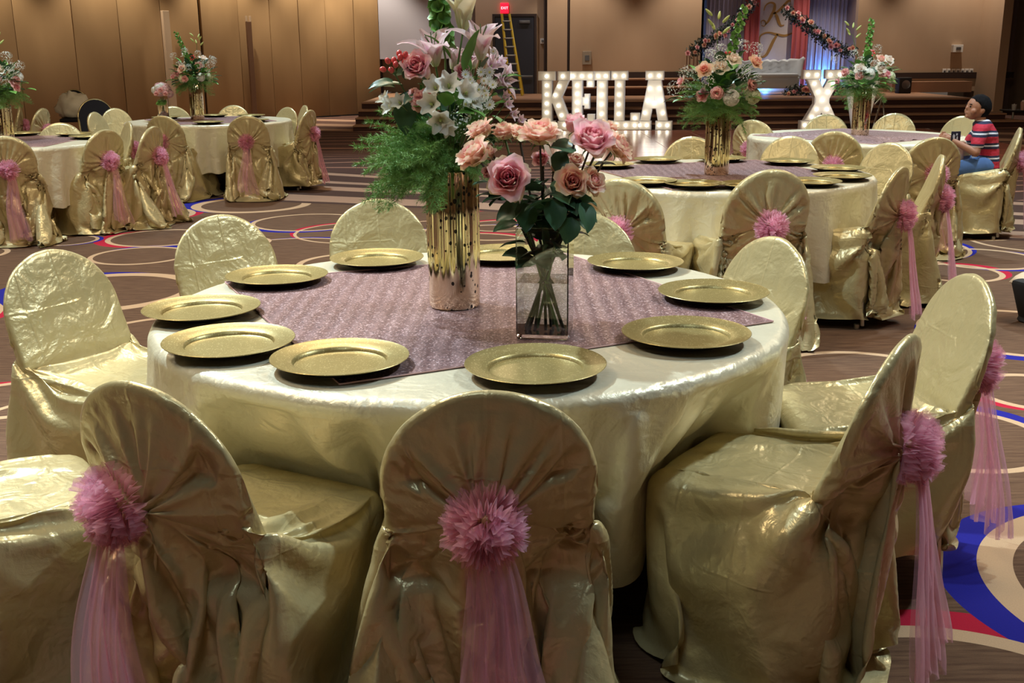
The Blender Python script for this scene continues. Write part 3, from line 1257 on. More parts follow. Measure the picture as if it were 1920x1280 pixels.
ring(T2, .74, (-133, -111, -88, -58, -30, 4, 42, 78, 112, 150),
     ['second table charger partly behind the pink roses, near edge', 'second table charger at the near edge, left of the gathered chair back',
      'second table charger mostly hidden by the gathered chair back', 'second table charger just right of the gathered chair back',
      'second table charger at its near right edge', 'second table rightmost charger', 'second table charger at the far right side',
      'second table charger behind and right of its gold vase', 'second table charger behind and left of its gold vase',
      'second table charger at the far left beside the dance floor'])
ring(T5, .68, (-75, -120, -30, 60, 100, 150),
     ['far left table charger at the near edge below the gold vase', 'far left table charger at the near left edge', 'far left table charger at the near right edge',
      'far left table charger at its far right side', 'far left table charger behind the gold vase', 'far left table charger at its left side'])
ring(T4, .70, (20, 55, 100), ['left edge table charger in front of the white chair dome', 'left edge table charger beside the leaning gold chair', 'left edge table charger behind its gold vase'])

# ------------------------------------------------------------------ chairs round each table
chair_top(915, 715, 92, 'gold draped chair in the centre foreground, rosette square to the camera', var='A', hi=1, ros=-.01, sway=-8)
chair_top(252, 700, 62, 'gold draped foreground chair at lower left, rosette left of its knot', var='D', hi=1, mir=1, ros=-.055)
chair(-1.20, 2.30, 35, 'gold satin chair cut by the lower left picture corner', var='D', hi=1)
chair_top(88, 460, -30, 'smooth fronted gold chair at the left picture edge beside the front table', var='B', hi=1)
chair_top(408, 396, -50, 'creased white-gold chair back behind the left plates of the front table', var='A', hi=1)
chair_top(705, 367, -76, 'pale chair back left of the tall speckled vase', var='B', hi=1, mir=1)
chair_top(1100, 393, -108, 'pale chair back half hidden behind the square glass vase', var='A', hi=1)
chair_top(1455, 436, -152, 'smooth gold chair tucked at the right rear of the front table', var='B', hi=1)
chair_top(1826, 505, 182, 'gold chair at the right picture edge with a satin knot and rosette behind', var='S', hi=1, mir=1, legs=True)
chair_top(1697, 616, 145, 'gold chair at lower right seen from its side, long tulle streamers', var='C', hi=1, mir=1, ros=.01, sway=6)
G2 = None
chair_top(1165, 330, 60, 'draped chair right of the rose vase at the second table', var='A', mir=1)
chair_top(1447, 310, 99, sc=1.05, z=.94, label='draped chair at the near edge of the second table, rosette half hidden', var='B', mir=1)
chair_top(1690, 308, 143, 'draped chair at the right of the second table with a short rosette', var='T', legs=True)
chair_top(1765, 286, 165, 'second table chair just behind the right draped one, long pale streamer', var='B')
chair_top(1672, 264, 214, 'smooth olive chair front at the far right of the second table', var='A', mir=1)
chair_top(1485, 252, 244, 'white dome chair back behind the second table, right of its vase', var='A', mir=1)
chair_top(1297, 253, 268, 'white dome chair back behind the second table, left of its vase', var='B')
chair_top(1412, 222, 52, 'far right table draped chair with rosette, just right of the second vase', var='B', mir=1)
chair_top(1567, 243, 66, 'far right table draped chair with rosette under the X letter', var='A')
chair_top(1757, 254, 94, 'far right table draped chair directly in front of the boy', var='B')
chair_top(1550, 212, -98, 'white dome chair back in front of the X letter', var='A')
chair_top(1680, 210, 238, 'white dome chair back right of the far right gold vase', var='B')
chair_top(1808, 215, 214, 'pale chair back beside the boy head', var='A', mir=1)
boy_chair = chair_top(1912, 236, 160, 'gold draped chair the boy sits on at the right picture edge', var='T', legs=True)
chair_top(303, 213, 78, 'far left table draped chair below the blush bouquet', pull=.985, var='A', mir=1)
chair_top(462, 221, 97, 'far left table draped chair at the centre, facing the gold vase', pull=1.06, var='B')
chair_top(580, 204, 165, 'far left table rightmost draped chair with rosette and streamer', var='T', mir=1, legs=True)
chair_top(539, 197, 230, 'white chair back just left of the rightmost far left chair', pull=.98, var='B')
chair_top(571, 198, 205, 'chair rim peeking above the rightmost far left chair', pull=1.03, var='A', mir=1)
chair_top(437, 193, -95, 'white dome chair back right of the far left gold vase', pull=.975, var='A')
chair_top(322, 195, -60, 'white dome chair back behind the blush bouquet vase', pull=.975, var='B', mir=1)
chair_top(213, 197, -35, 'white dome chair back in front of the bare black chair', pull=.96, var='A')
chair_top(176, 211, -8, 'small draped chair with rosette left of the white dome chairs', pull=1.03, var='B')
chair_top(196, 240, 152, 'left edge table draped chair with rosette and split streamers', var='C', mir=1)
chair_top(6, 252, 108, 'draped chair cut by the left picture edge, lilac streamer', var='A')
chair_top(286, 238, 170, 'narrow side-on chair with rosette between the two left tables', pull=1.03, var='A', mir=1)
chair_top(240, 232, 212, 'smooth olive chair front between the two left tables', pull=1.05, var='B')
chair_top(112, 226, -82, 'white dome chair back behind the left edge table', pull=.985, var='A')
chair_top(78, 197, 175, 'leaning gold chair with rosette behind the left edge table', pull=.96, var='A', mir=1)
chair_top(34, 188, 205, 'distant pale chair beside the left edge gold vase', pull=.93, var='B', mir=1)

# ------------------------------------------------------------------ flower building blocks
def petal(L, W, a0, a1, cup=.25, nu=6, nv=5, point=.0, r0=0., wave=0., cols=None, power=1., seed=0):
    """one petal sheet: grows along +Z, opens towards +Y from angle a0 to a1"""
    V, C = [], []
    y, z = r0, 0.
    nu_ = nu
    prev = 0
    for i in range(nu_ + 1):
        u = i / nu_
        th = R(a0 + (a1 - a0) * u ** power)
        if i:
            y += math.sin(th) * L / nu_
            z += math.cos(th) * L / nu_
        sh = math.sin(PI * min(1, (.10 + .90 * u) ** (.75 + .25 * point))) ** (.55 + .6 * point)
        if u > .999:
            sh = .30 * (1 - point) + .02
        wd_ = W * max(sh, .14)
        for j in range(nv):
            v = (j / (nv - 1)) * 2 - 1
            off = cup * wd_ * v * v + wave * math.sin(v * 5 + seed + u * 3) * u * L
            V.append((v * wd_, y - off * math.cos(th), z + off * math.sin(th) * .6))
            C.append(cols(u, abs(v)) if cols else (1, 1, 1))
    F = []
    for i in range(nu_):
        for j in range(nv - 1):
            a = i * nv + j
            F.append((a, a + 1, a + nv + 1, a + nv))
    return V, F, C


def mixc(a, b, t):
    t = max(0, min(1, t))
    return tuple(a[k] * (1 - t) + b[k] * t for k in range(3))


def petal_mesh(name, m=None, **kw):
    V, F, C = petal(**kw)
    me = mesh(name, V, F, True, (m or M_petal,))
    colattr(me, C)
    return me


def join_petals(name, items, extra=None, m=None):
    """items: (petal kwargs, azimuth, scale, lift) in one sheet set; used for blooms too small to pick apart"""
    V, F, C = [], [], []
    for kw, az, sc, lift in items:
        v, f, c = petal(**kw)
        ca, sa = math.cos(az), math.sin(az)
        b0 = len(V)
        V += [((x * ca - y * sa) * sc, (x * sa + y * ca) * sc, z * sc + lift) for x, y, z in v]
        F += [tuple(b0 + q for q in g) for g in f]
        C += c
    if extra:
        v, f, c = extra
        b0 = len(V)
        V += v
        F += [tuple(b0 + q for q in g) for g in f]
        C += c
    me = mesh(name, V, F, True, (m or M_petal,))
    colattr(me, C)
    return me


def spiral_core(Rr, H, turns, c_in, c_rim):
    V, F, C = [], [], []
    n, m_ = int(turns * 16), 5
    for i in range(n + 1):
        t = i / n
        a = t * turns * 2 * PI
        r_ = Rr * (.10 + .90 * t) * (1 + .06 * math.sin(a * 2.5))
        for j in range(m_):
            q = j / (m_ - 1)
            rr = r_ * (.72 + .36 * q ** 2)
            V.append((rr * math.cos(a), rr * math.sin(a), H * (.25 + .75 * q) * (1.0 - .22 * t) + .02 * H * math.sin(a * 3)))
            C.append(mixc(c_in, c_rim, q * .6 + t * .4))
    for i in range(n):
        for j in range(m_ - 1):
            a = i * m_ + j
            F.append((a, a + 1, a + m_ + 1, a + m_))
    return V, F, C


def L3(c):
    return lin(c)[:3]


PAL = {
    'pink': (L3((240, 120, 146)), L3((250, 184, 198)), L3((226, 218, 160)), L3((252, 222, 214))),
    'peach': (L3((250, 150, 152)), L3((254, 202, 188)), L3((218, 218, 146)), L3((240, 230, 188))),
    'cream': (L3((240, 214, 196)), L3((246, 234, 222)), L3((222, 222, 176)), L3((250, 244, 232))),
}
ROSE = {}
for nm, (cin, cmid, cbase, crim) in PAL.items():
    core = spiral_core(.40, 1.0, 2.6, cin, mixc(cin, cmid, .7))
    me = mesh('rose_heart', core[0], core[1], True, (M_petal,))
    colattr(me, core[2])

    def cf(rim, dark, bs):
        def f(u, v):
            c = mixc(mixc(cbase, cmid, u * 2.2), mixc(cin, cmid, dark), .0 if bs else .8)
            if bs:
                c = mixc(cbase, mixc(cin, cmid, dark), u * 1.7)
            return mixc(c, rim, max(0, u - .72) * 2.6 + max(0, v - .75) * 1.6 * u)
        return f
    ROSE[nm] = dict(
        core=me,
        inner=petal_mesh('inner_petal', L=.98, W=.40, a0=6, a1=2, cup=.62, r0=.26, cols=cf(mixc(cin, crim, .5), .45, 0), wave=.02),
        mid=petal_mesh('petal', L=1.00, W=.50, a0=12, a1=16, cup=.55, r0=.34, cols=cf(crim, .6, 0), wave=.03, seed=2),
        wide=petal_mesh('petal', L=1.00, W=.58, a0=20, a1=40, cup=.46, r0=.40, cols=cf(crim, .85, 0), wave=.03, power=2., seed=3),
        outer=petal_mesh('outer_petal', L=1.08, W=.66, a0=30, a1=92, cup=.34, r0=.38, cols=cf(crim, 1, 1), wave=.04, power=2.6, seed=4),
        back=petal_mesh('outer_petal', L=1.0, W=.60, a0=46, a1=118, cup=.22, r0=.26, cols=cf(L3((214, 212, 140)), 1, 1), wave=.06, power=2., seed=1))
    # the same rose in one mesh for distant bouquets
    it = []
    for k in range(4):
        it.append((dict(L=1.05, W=.42, a0=14, a1=4, cup=.6, r0=.22, cols=cf(mixc(cin, crim, .5), .45, 0), nu=4, nv=3), k * PI / 2, 1, 0))
    for k in range(5):
        it.append((dict(L=1.12, W=.56, a0=30, a1=22, cup=.5, r0=.24, cols=cf(crim, .75, 0), nu=4, nv=3), k * 2 * PI / 5 + .3, 1, 0))
    for k in range(5):
        it.append((dict(L=1.15, W=.68, a0=44, a1=90, cup=.3, r0=.2, cols=cf(crim, 1, 1), nu=4, nv=3, power=1.5), k * 2 * PI / 5, 1, 0))
    ROSE[nm]['low'] = join_petals('rose', it, core)
b = MB()
b.lathe([(0, -.06), (.20, -.02), (.30, .10), (.26, .20), (.1, .22)], 10)
for k in range(5):
    a = 2 * PI * k / 5
    b.tube([(.2 * math.cos(a), .2 * math.sin(a), .05), (.5 * math.cos(a), .5 * math.sin(a), -.1), (.62 * math.cos(a), .62 * math.sin(a), -.32)], .07, 5, True, .01)
SEPAL = b.me('calyx', M_stem2)


def leaf_mesh(name, L, W, m, fold=.25, droop=30):
    V, F = [], []
    nu, nv = 8, 5
    y, z = 0, 0
    for i in range(nu + 1):
        u = i / nu
        th = R(droop * (u - .2))
        if i:
            y += math.cos(th) * L / nu
            z -= math.sin(th) * L / nu
        wd_ = W * max(.02, math.sin(PI * u ** .8) ** .8)
        for j in range(nv):
            v = (j / (nv - 1)) * 2 - 1
            ser = 1 + .05 * ((i + j) % 2)
            V.append((v * wd_ * ser, y, z + fold * abs(v) * wd_ + .02 * L * math.sin(v * 6 + u * 9)))
    for i in range(nu):
        for j in range(nv - 1):
            a = i * nv + j
            F.append((a, a + 1, a + nv + 1, a + nv))
    return mesh(name, V, F, True, (m,))


LEAF = leaf_mesh('leaf', .062, .023, M_leaf)
LEAFB = leaf_mesh('leaf', .062, .021, M_leaf2)
LONGLEAF = leaf_mesh('long_leaf', .12, .014, M_leaf2, .3, 40)
BROAD = leaf_mesh('broad_leaf', .10, .028, M_leaf, .2, 50)


def orient(loc, d, roll=0., sc=1.):
    """matrix whose Z axis points along d"""
    d = Vector(d).normalized()
    q = d.to_track_quat('Z', 'Y')
    return Matrix.Translation(loc) @ q.to_matrix().to_4x4() @ Matrix.Rotation(roll, 4, 'Z') @ Matrix.Scale(sc, 4)


def bezier(p0, p1, p2, p3, n):
    out = []
    for i in range(n + 1):
        t = i / n
        out.append(p0 * (1 - t) ** 3 + p1 * 3 * t * (1 - t) ** 2 + p2 * 3 * t * t * (1 - t) + p3 * t ** 3)
    return out


def rose_bloom(parent, M0, kind, Rr, opening=1., name='blossom'):
    """heart + separate petals, all sub-parts of the blossom"""
    S = ROSE[kind]
    r_ = random.Random(int(M0.translation.x * 1e4) ^ int(M0.translation.z * 1e4))
    bl = link(name, S['core'], parent, mtx=M0 @ Matrix.Diagonal((Rr, Rr, Rr * 1.05, 1)))
    for key, n, off, sc in (('inner', 5, 0., 1.), ('mid', 6, .4, 1.), ('wide', 5, .2, 1.), ('outer', 5, .1, 1.), ('back', 4, .7, 1.)):
        if key == 'back' and opening < .6:
            continue
        if key == 'outer' and opening < .3:
            continue
        for k in range(n):
            a = off + 2 * PI * k / n + r_.uniform(-.15, .15)
            s = sc * r_.uniform(.92, 1.06) * (.8 + .2 * opening if key in ('outer', 'back') else 1)
            tilt = Matrix.Rotation(R(r_.uniform(-5, 5) + (opening - 1) * 26 * (key != 'inner')) * -1, 4, 'X')
            link('petal', S[key], bl, mtx=Matrix.Rotation(a, 4, 'Z') @ tilt @ Matrix.Scale(s, 4))
    return bl


# ------------------------------------------------------------------ tall speckled gold vases
def vase_mesh(r0, h, flutes=18, n=144):
    V, F = [], []
    prof = [(0, .004, 0), (r0 * .96, .0, 0), (r0, .006, 0), (r0, .05, 0), (r0, h * .26, 0), (r0, h * .32, .5), (r0, h * .40, 1), (r0, h * .7, 1), (r0, h - .004, 1),
            (r0 - .002, h, .6), (r0 - .005, h - .004, .5), (r0 - .007, h * .5, 1), (r0 - .008, .03, .3), (0, .02, 0)]
    for r_, z, fl in prof:
        for k in range(n):
            a = 2 * PI * k / n
            rr = r_ + fl * .0016 * (math.cos(flutes * a) + .5 * math.cos(31 * a + 1)) if r_ > 0 else 0
            V.append((rr * math.cos(a), rr * math.sin(a), z))
    for j in range(len(prof) - 1):
        for k in range(n):
            a, c = j * n + k, j * n + (k + 1) % n
            F.append((a, c, c + n, a + n))
    me = mesh('gold_vase', V, F, True, (M_mercury,))
    me.set_sharp_from_angle(angle=R(50))
    return me


VZ = .766
p = gy(850, 318, 3.07)
VH = p.z - VZ
VASE = vase_mesh(.075, VH)


def vase(x, y, lab, rot=0., sc=1.):
    o = link('gold_vase', VASE, None, (x, y, VZ), (0, 0, rot), (sc, sc, sc))
    return tag(o, lab, 'vase')


vase(-.168, 3.07, 'tall speckled gold mercury-glass vase on the front table')
v2 = gz(1343, 326, VZ)
vase(v2.x, v2.y, 'tall gold fluted vase on the middle right table', 1., .98)
v3 = gz(1612, 253, VZ)
vase(v3.x, v3.y, 'tall gold vase on the far right table before the lit V letter', 2.)
v4 = gz(11, 263, VZ)
vase(v4.x, v4.y, 'tall gold vase cut by the left picture edge', 3.)
v5 = gz(371, 224, VZ)
vase(v5.x, v5.y, 'tall gold vase on the far left table by the partition', 4., 1.02)

# ------------------------------------------------------------------ square glass vase with seventeen roses
gv = empty('glass_vase', (.088, 2.735, VZ), R(-9))
tag(gv, 'square clear glass vase half filled with water holding the pink roses', 'vase')
GH = gy(1015, 420, 2.72).z - VZ
hw, th = .068, .0035
b = MB()
b.box((-hw, -hw, 0), (hw, hw, GH), .004)
g = b.box((-hw + th, -hw + th, .012), (hw - th, hw - th, GH + .001))
bm = b.bm
bm.faces.ensure_lookup_table()
tops = [f for f in bm.faces if all(abs(v.co.z - GH) < .0045 for v in f.verts) or all(v.co.z > GH + .0005 for v in f.verts)]
bmesh.ops.delete(bm, geom=[f for f in tops if abs(f.normal.z) > .7], context='FACES_ONLY')
inner = [v for v in bm.verts if v.co.z > GH + .0005]
outer = [v for v in bm.verts if GH - .0045 < v.co.z <= GH + .0005]
for v in inner:
    v.co.z = GH
edges = [e for e in bm.edges if len(e.link_faces) == 1]
bmesh.ops.bridge_loops(bm, edges=edges)
b.build('glass_body', M_glass, gv, smooth=False)
b = MB()
b.box((-hw + th + .0004, -hw + th + .0004, .0125), (hw - th - .0004, hw - th - .0004, .148))
b.build('water', M_water, gv, smooth=False)

VC = Vector((.088, 2.735, VZ))
#      px   py   dY    kind    dia px  facing (x right, y towards camera -, z up), opening, label
roses = [
    (953, 334, -.09, 'pink', 74, (-.10, -1., .38), 1., 'open pink rose facing the camera at the left of the glass vase bouquet'),
    (1013, 252, .00, 'peach', 72, (.02, -.28, 1.), .9, 'peach rose cup seen side-on at the top centre of the bouquet'),
    (1110, 262, -.03, 'pink', 74, (.12, -.62, .8), 1., 'large open pink rose at the top right of the bouquet'),
    (1079, 236, .04, 'pink', 54, (-.1, -.1, 1.), .35, 'half closed pink rose above the large top right rose'),
    (1158, 276, .02, 'peach', 58, (.75, -.35, .55), .9, 'rightmost rose of the bouquet, turned to the right'),
    (1073, 341, -.06, 'peach', 60, (.02, -1., .42), .8, 'small pink-centred rose facing the camera right of the leaves'),
    (1108, 342, -.04, 'peach', 52, (.55, -.7, .45), .7, 'ruffled rose touching the small pink-centred rose on its right'),
    (1078, 304, .01, 'peach', 38, (.2, -.6, .8), .4, 'little peach rosebud under the large pink rose'),
    (890, 292, -.02, 'peach', 66, (-.62, -.35, .75), .8, 'peach rose at the far left of the bouquet'),
    (902, 248, .06, 'peach', 56, (-.45, -.1, .9), .7, 'upper left peach rose beside the white blooms'),
    (946, 250, .08, 'peach', 50, (-.1, -.15, 1.), .6, 'green-edged peach rose at the top left of centre'),
    (976, 253, .05, 'peach', 44, (.1, -.2, 1.), .6, 'green-edged rose just left of the top centre rose'),
    (1016, 300, .05, 'pink', 40, (-.2, -.8, .5), .4, 'shaded pink rose inside the bouquet under the top centre rose'),
    (1042, 314, .07, 'peach', 34, (.4, -.5, .6), .3, 'pale rosebud inside the bouquet right of the dark stem'),
    (921, 324, -.02, 'pink', 36, (-.4, -.7, .5), .5, 'small coral rose tucked left of the open pink rose'),
    (916, 290, .03, 'peach', 36, (-.1, -.4, .9), .4, 'small peach rose leaning against the far left rose'),
    (1136, 246, .08, 'peach', 50, (.3, .05, 1.), .6, 'rose behind the large top right rose'),
]
for k, (px, py, dY, kind, dia, fc, op, lab) in enumerate(roses):
    Y = VC.y + dY
    c = gy(px, py, Y)
    Rr = dia / 2 * (Y * .965 + .1) / FPX * 1.06
    fc = Vector(fc).normalized()
    base = c - fc * Rr * .45
    r_ = random.Random(k * 5 + 1)
    away = Vector((base.x - VC.x, base.y - VC.y, 0))
    bot = VC + Vector((max(-.05, min(.05, -away.x * .45 + r_.uniform(-.02, .02))), max(-.05, min(.05, -away.y * .5 + r_.uniform(-.03, .03))), .016))
    t = empty('rose', bot)
    tag(t, lab, 'rose')
    lp = VC + Vector((max(-.052, min(.052, away.x * .55)), max(-.052, min(.052, away.y * .5)), GH))
    p3 = base - bot
    p0 = Vector((0, 0, 0))
    m_ = lp - bot
    pts = bezier(p0, m_ * .55, m_ + (p3 - m_) * .25 + Vector((0, 0, .02)), p3, 12)
    pts[-1] = p3
    b = MB()
    b.tube(pts, .0042, 6, True, .0030)
    b.build('stem', M_stem if k % 5 else M_stem2, t)
    M0 = orient(p3 + fc * Rr * .05, fc, r_.uniform(0, 6))
    link('calyx', SEPAL, t, mtx=orient(p3, fc, 0, Rr * .9))
    rose_bloom(t, M0, kind, Rr, op)
    for q in range(4):
        f = r_.uniform(.45, .92)
        i = int(f * 12)
        p = pts[i]
        az = r_.uniform(0, 2 * PI)
        d = Vector((math.cos(az), math.sin(az), r_.uniform(-.25, .35)))
        if d.y > .2:
            d.y *= -.6
        Ml = Matrix.Translation(p + d * .012) @ d.to_track_quat('Y', 'Z').to_matrix().to_4x4() @ Matrix.Rotation(r_.uniform(-.7, .7), 4, 'Y') @ Matrix.Scale(r_.uniform(.75, 1.25), 4)
        link('leaf', LEAF, t, mtx=Ml)
# big drooping leaves near the rim
for k, (px, py, dY, dx, dy, dz, sc) in enumerate(((1098, 398, -.09, .25, -.5, -.8, 1.35), (1068, 428, -.10, -.2, -.4, -.8, 1.15), (1012, 380, -.1, -.9, -.4, -.1, 1.25), (958, 395, -.08, -.9, -.3, -.35, 1.2),
                                                  (1050, 370, -.07, .7, -.5, -.2, 1.3), (985, 400, -.08, .1, -.6, -.8, 1.3), (1085, 372, -.06, .9, -.3, .1, 1.2), (930, 370, -.06, -.9, -.2, .0, 1.1),
                                                  (1020, 440, -.05, .2, -.4, -.9, 1.2), (1040, 395, -.1, .1, -.5, -.8, 1.3), (1000, 350, -.03, .6, -.5, .3, 1.1), (1062, 275, .03, -.7, -.4, .2, 1.2),
                                                  (1055, 300, .03, -.1, -.6, -.7, 1.3), (945, 300, .03, .1, -.5, .1, 1.2))):
    d = Vector((dx, dy, dz))
    ro = bpy.data.objects['rose' if k == 0 else 'rose.%03d' % (k % 12 + 1)]
    Ml = Matrix.Translation(gy(px, py, VC.y + dY) - ro.location - d.normalized() * .03) @ d.to_track_quat('Y', 'Z').to_matrix().to_4x4() @ Matrix.Rotation(rnd.uniform(-.8, .8), 4, 'Y') @ Matrix.Scale(sc, 4)
    link('leaf', LEAF, ro, mtx=Ml)


# ------------------------------------------------------------------ fillers
def frond_mesh(seed, L=.26, spread=.06, n=34, sweep=50):
    """feathery fern plume: a curved stem with needle tufts"""
    r_ = random.Random(seed)
    V, F = [], []

    def needle(p, d, l, w_):
        s = d.cross(Vector((r_.uniform(-1, 1), r_.uniform(-1, 1), r_.uniform(-1, 1)))).normalized() * w_
        b0 = len(V)
        V.extend([p - s, p + s, p + d * l])
        F.append((b0, b0 + 1, b0 + 2))
    pts = []
    y = z = 0
    for i in range(n + 1):
        t = i / n
        th = R(sweep * t)
        if i:
            y += math.cos(th) * L / n
            z -= math.sin(th) * L / n
        pts.append(Vector((.02 * math.sin(t * 4 + seed), y, z)))
    for p, q in zip(pts, pts[1:]):
        needle(p, (q - p), 1.4, .0009)
    for i in range(3, n):
        t = i / n
        tn = (pts[i + 1] - pts[i - 1]).normalized()
        for s in (-1, 1):
            bl_ = spread * math.sin(PI * min(1, t * .85 + .12)) ** .7 * r_.uniform(.7, 1.2)
            bd = (tn * .7 + Vector((s, 0, 0)) * .8 + Vector((0, 0, r_.uniform(-.5, .5)))).normalized()
            needle(pts[i], bd, bl_, .0007)
            m_ = max(4, int(bl_ / .0055))
            for q in range(1, m_):
                p = pts[i] + bd * bl_ * q / m_
                for _ in range(3):
                    nd = (bd + Vector((r_.uniform(-1, 1), r_.uniform(-1, 1), r_.uniform(-1, 1)))).normalized()
                    needle(p, nd, r_.uniform(.010, .019), .0008)
    return mesh('fern_frond', V, F, False, (M_fern,))


FROND = [frond_mesh(s) for s in range(3)] + [frond_mesh(7, .22, .035, 24, 20)]
FROND_LO = frond_mesh(11, .26, .07, 15, 45)
WH, CR = L3((240, 238, 232)), L3((232, 224, 190))
PK, PK2, LG = L3((232, 176, 190)), L3((196, 84, 128)), L3((196, 208, 130))


def lily_col(u, v):
    c = mixc(WH, PK, .35 + .3 * u)
    c = mixc(c, PK2, max(0, 1 - v * 3.2) * (1 - abs(u - .45) * 1.6) * .9)
    return mixc(c, LG, max(0, .3 - u) * 2.4)


def cream_col(u, v):
    return mixc(LG, CR, u * 1.6 + .2)


LILY_P = petal_mesh('petal', L=.096, W=.0185, a0=14, a1=98, cup=.5, point=.85, r0=.004, cols=lily_col, wave=.02, power=1.7, nu=9)
LILY_Q = petal_mesh('petal', L=.080, W=.0185, a0=10, a1=52, cup=.6, point=.75, r0=.004, cols=lily_col, wave=.02, power=1.5, nu=9)
CREAM_P = petal_mesh('petal', L=.100, W=.0185, a0=12, a1=84, cup=.55, point=.85, r0=.004, cols=cream_col, power=2., nu=9)
CREAM_Q = petal_mesh('petal', L=.092, W=.019, a0=6, a1=20, cup=.6, point=.8, r0=.004, cols=cream_col, power=1.6, nu=9)
ALS = petal_mesh('petal', L=.036, W=.0125, a0=24, a1=58, cup=.35, point=.35, r0=.002, cols=lambda u, v: mixc(CR, WH, u * 2), wave=.03, power=1.2)
PALS = petal_mesh('petal', L=.034, W=.010, a0=20, a1=52, cup=.4, point=.4, r0=.002, cols=lambda u, v: mixc(L3((206, 150, 178)), L3((240, 214, 222)), u + v * .4), wave=.03)
it = [(dict(L=.011, W=.0026, a0=70, a1=86, cup=.1, nu=2, nv=3, r0=.003, cols=lambda u, v: WH), k * 2 * PI / 13, 1, 0) for k in range(13)]
DAISY = join_petals('daisy', it, ([(.0035 * math.cos(k), .0035 * math.sin(k), .001) for k in range(6)] + [(0, 0, .003)], [(k, (k + 1) % 6, 6) for k in range(6)], [L3((214, 200, 90))] * 7))
it = []
r_ = random.Random(4)
for k in range(16):
    it.append((dict(L=.018, W=.013, a0=10 + 4 * k, a1=24 + 5 * k, cup=.3, nu=3, nv=4, r0=.002, wave=.12, seed=k, cols=lambda u, v: mixc(L3((214, 128, 132)), L3((246, 196, 190)), u)), k * 2.4, 1, 0))
CARN = join_petals('carnation', it)


def cluster_mesh(name, Rr, n, ps, c0, c1, seed, half=-.35):
    r_ = random.Random(seed)
    V, F, C = [], [], []
    for k in range(n):
        z = r_.uniform(half, 1)
        a = r_.uniform(0, 2 * PI)
        s = math.sqrt(max(0, 1 - z * z))
        d = Vector((s * math.cos(a), s * math.sin(a), z))
        p = d * Rr * r_.uniform(.82, 1.05)
        q = d.to_track_quat('Z', 'Y').to_matrix() @ Matrix.Rotation(r_.uniform(0, 6), 3, 'Z')
        col = mixc(c0, c1, r_.random())
        for m_ in range(4):
            aa = m_ * PI / 2
            b0 = len(V)
            for x, y, zz in ((0, 0, 0), (ps * .6, ps * .55, .2 * ps), (0, ps * 1.15, .1 * ps), (-ps * .6, ps * .55, .2 * ps)):
                xx, yy = x * math.cos(aa) - y * math.sin(aa), x * math.sin(aa) + y * math.cos(aa)
                V.append(p + q @ Vector((xx, yy, zz)))
                C.append(col)
            F.append((b0, b0 + 1, b0 + 2, b0 + 3))
    me = mesh(name, V, F, False, (M_petal,))
    colattr(me, C)
    return me


HYD_G = cluster_mesh('hydrangea', .045, 260, .011, L3((206, 216, 160)), L3((238, 240, 214)), 1)
HYD_W = cluster_mesh('hydrangea', .045, 260, .011, L3((226, 228, 222)), L3((246, 244, 240)), 2)
HYD_P = cluster_mesh('hydrangea', .055, 170, .013, L3((226, 170, 178)), L3((246, 224, 224)), 3)
BREATH = cluster_mesh('baby_breath', .045, 90, .0032, WH, L3((214, 222, 214)), 5, -.6)
BELL = None
b = MB()
b.lathe([(.002, 0), (.008, .004), (.014, .014), (.019, .020), (.0175, .0195), (.012, .014), (.002, .004)], 8)
BELL = b.me('bell', M_leaf2)
for v in BELL.vertices:
    a = math.atan2(v.co.y, v.co.x)
    v.co.z += .0025 * math.cos(5 * a)
b = MB()
b.lathe([(0, 0), (.006, .008), (.0085, .022), (.007, .040), (.003, .052), (0, .056)], 8)
BUD = b.me('bud', mat('bud_green', lin((176, 190, 112)), .5))
b = MB()
b.sphere((0, 0, .006), .0068, 10, 8, (1, 1, 1.2))
BERRY = b.me('berry', M_berry)


def stem(parent, p, q, r_=.0022, m=None, bend=.02):
    p, q = Vector(p), Vector(q)
    mid = (p + q) / 2 + Vector((rnd.uniform(-bend, bend), rnd.uniform(-bend, bend), 0))
    b = MB()
    b.tube(bezier(p, mid, mid, q, 6), r_, 5)
    return b.build('stem', m or M_stem2, parent)


def lily(parent, loc, d, P_, Q_, sc=1., name='lily', roll=0.):
    M0 = orient(loc, d, roll, sc)
    b = MB()
    for k in range(6):
        a = k * PI / 3
        b.tube([(0, 0, .004), (.006 * math.cos(a), .006 * math.sin(a), .05), (.014 * math.cos(a), .014 * math.sin(a), .066)], .0009, 4)
    o = link(name, b.me('stamens', M_stem2), parent, mtx=M0)
    for k in range(6):
        link('petal', P_ if k % 2 else Q_, o, mtx=Matrix.Rotation(k * PI / 3, 4, 'Z'))
    return o


# ------------------------------------------------------------------ the big centrepiece
FA = empty('flower_arrangement', (-.168, 3.07, VZ + VH - .01))
tag(FA, 'tall arrangement of lilies, white blooms and ferns in the speckled gold vase', 'flowers')
O = FA.location.copy()
YA = 3.07


def at(px, py, dY=0.):
    return gy(px, py, YA + dY) - O


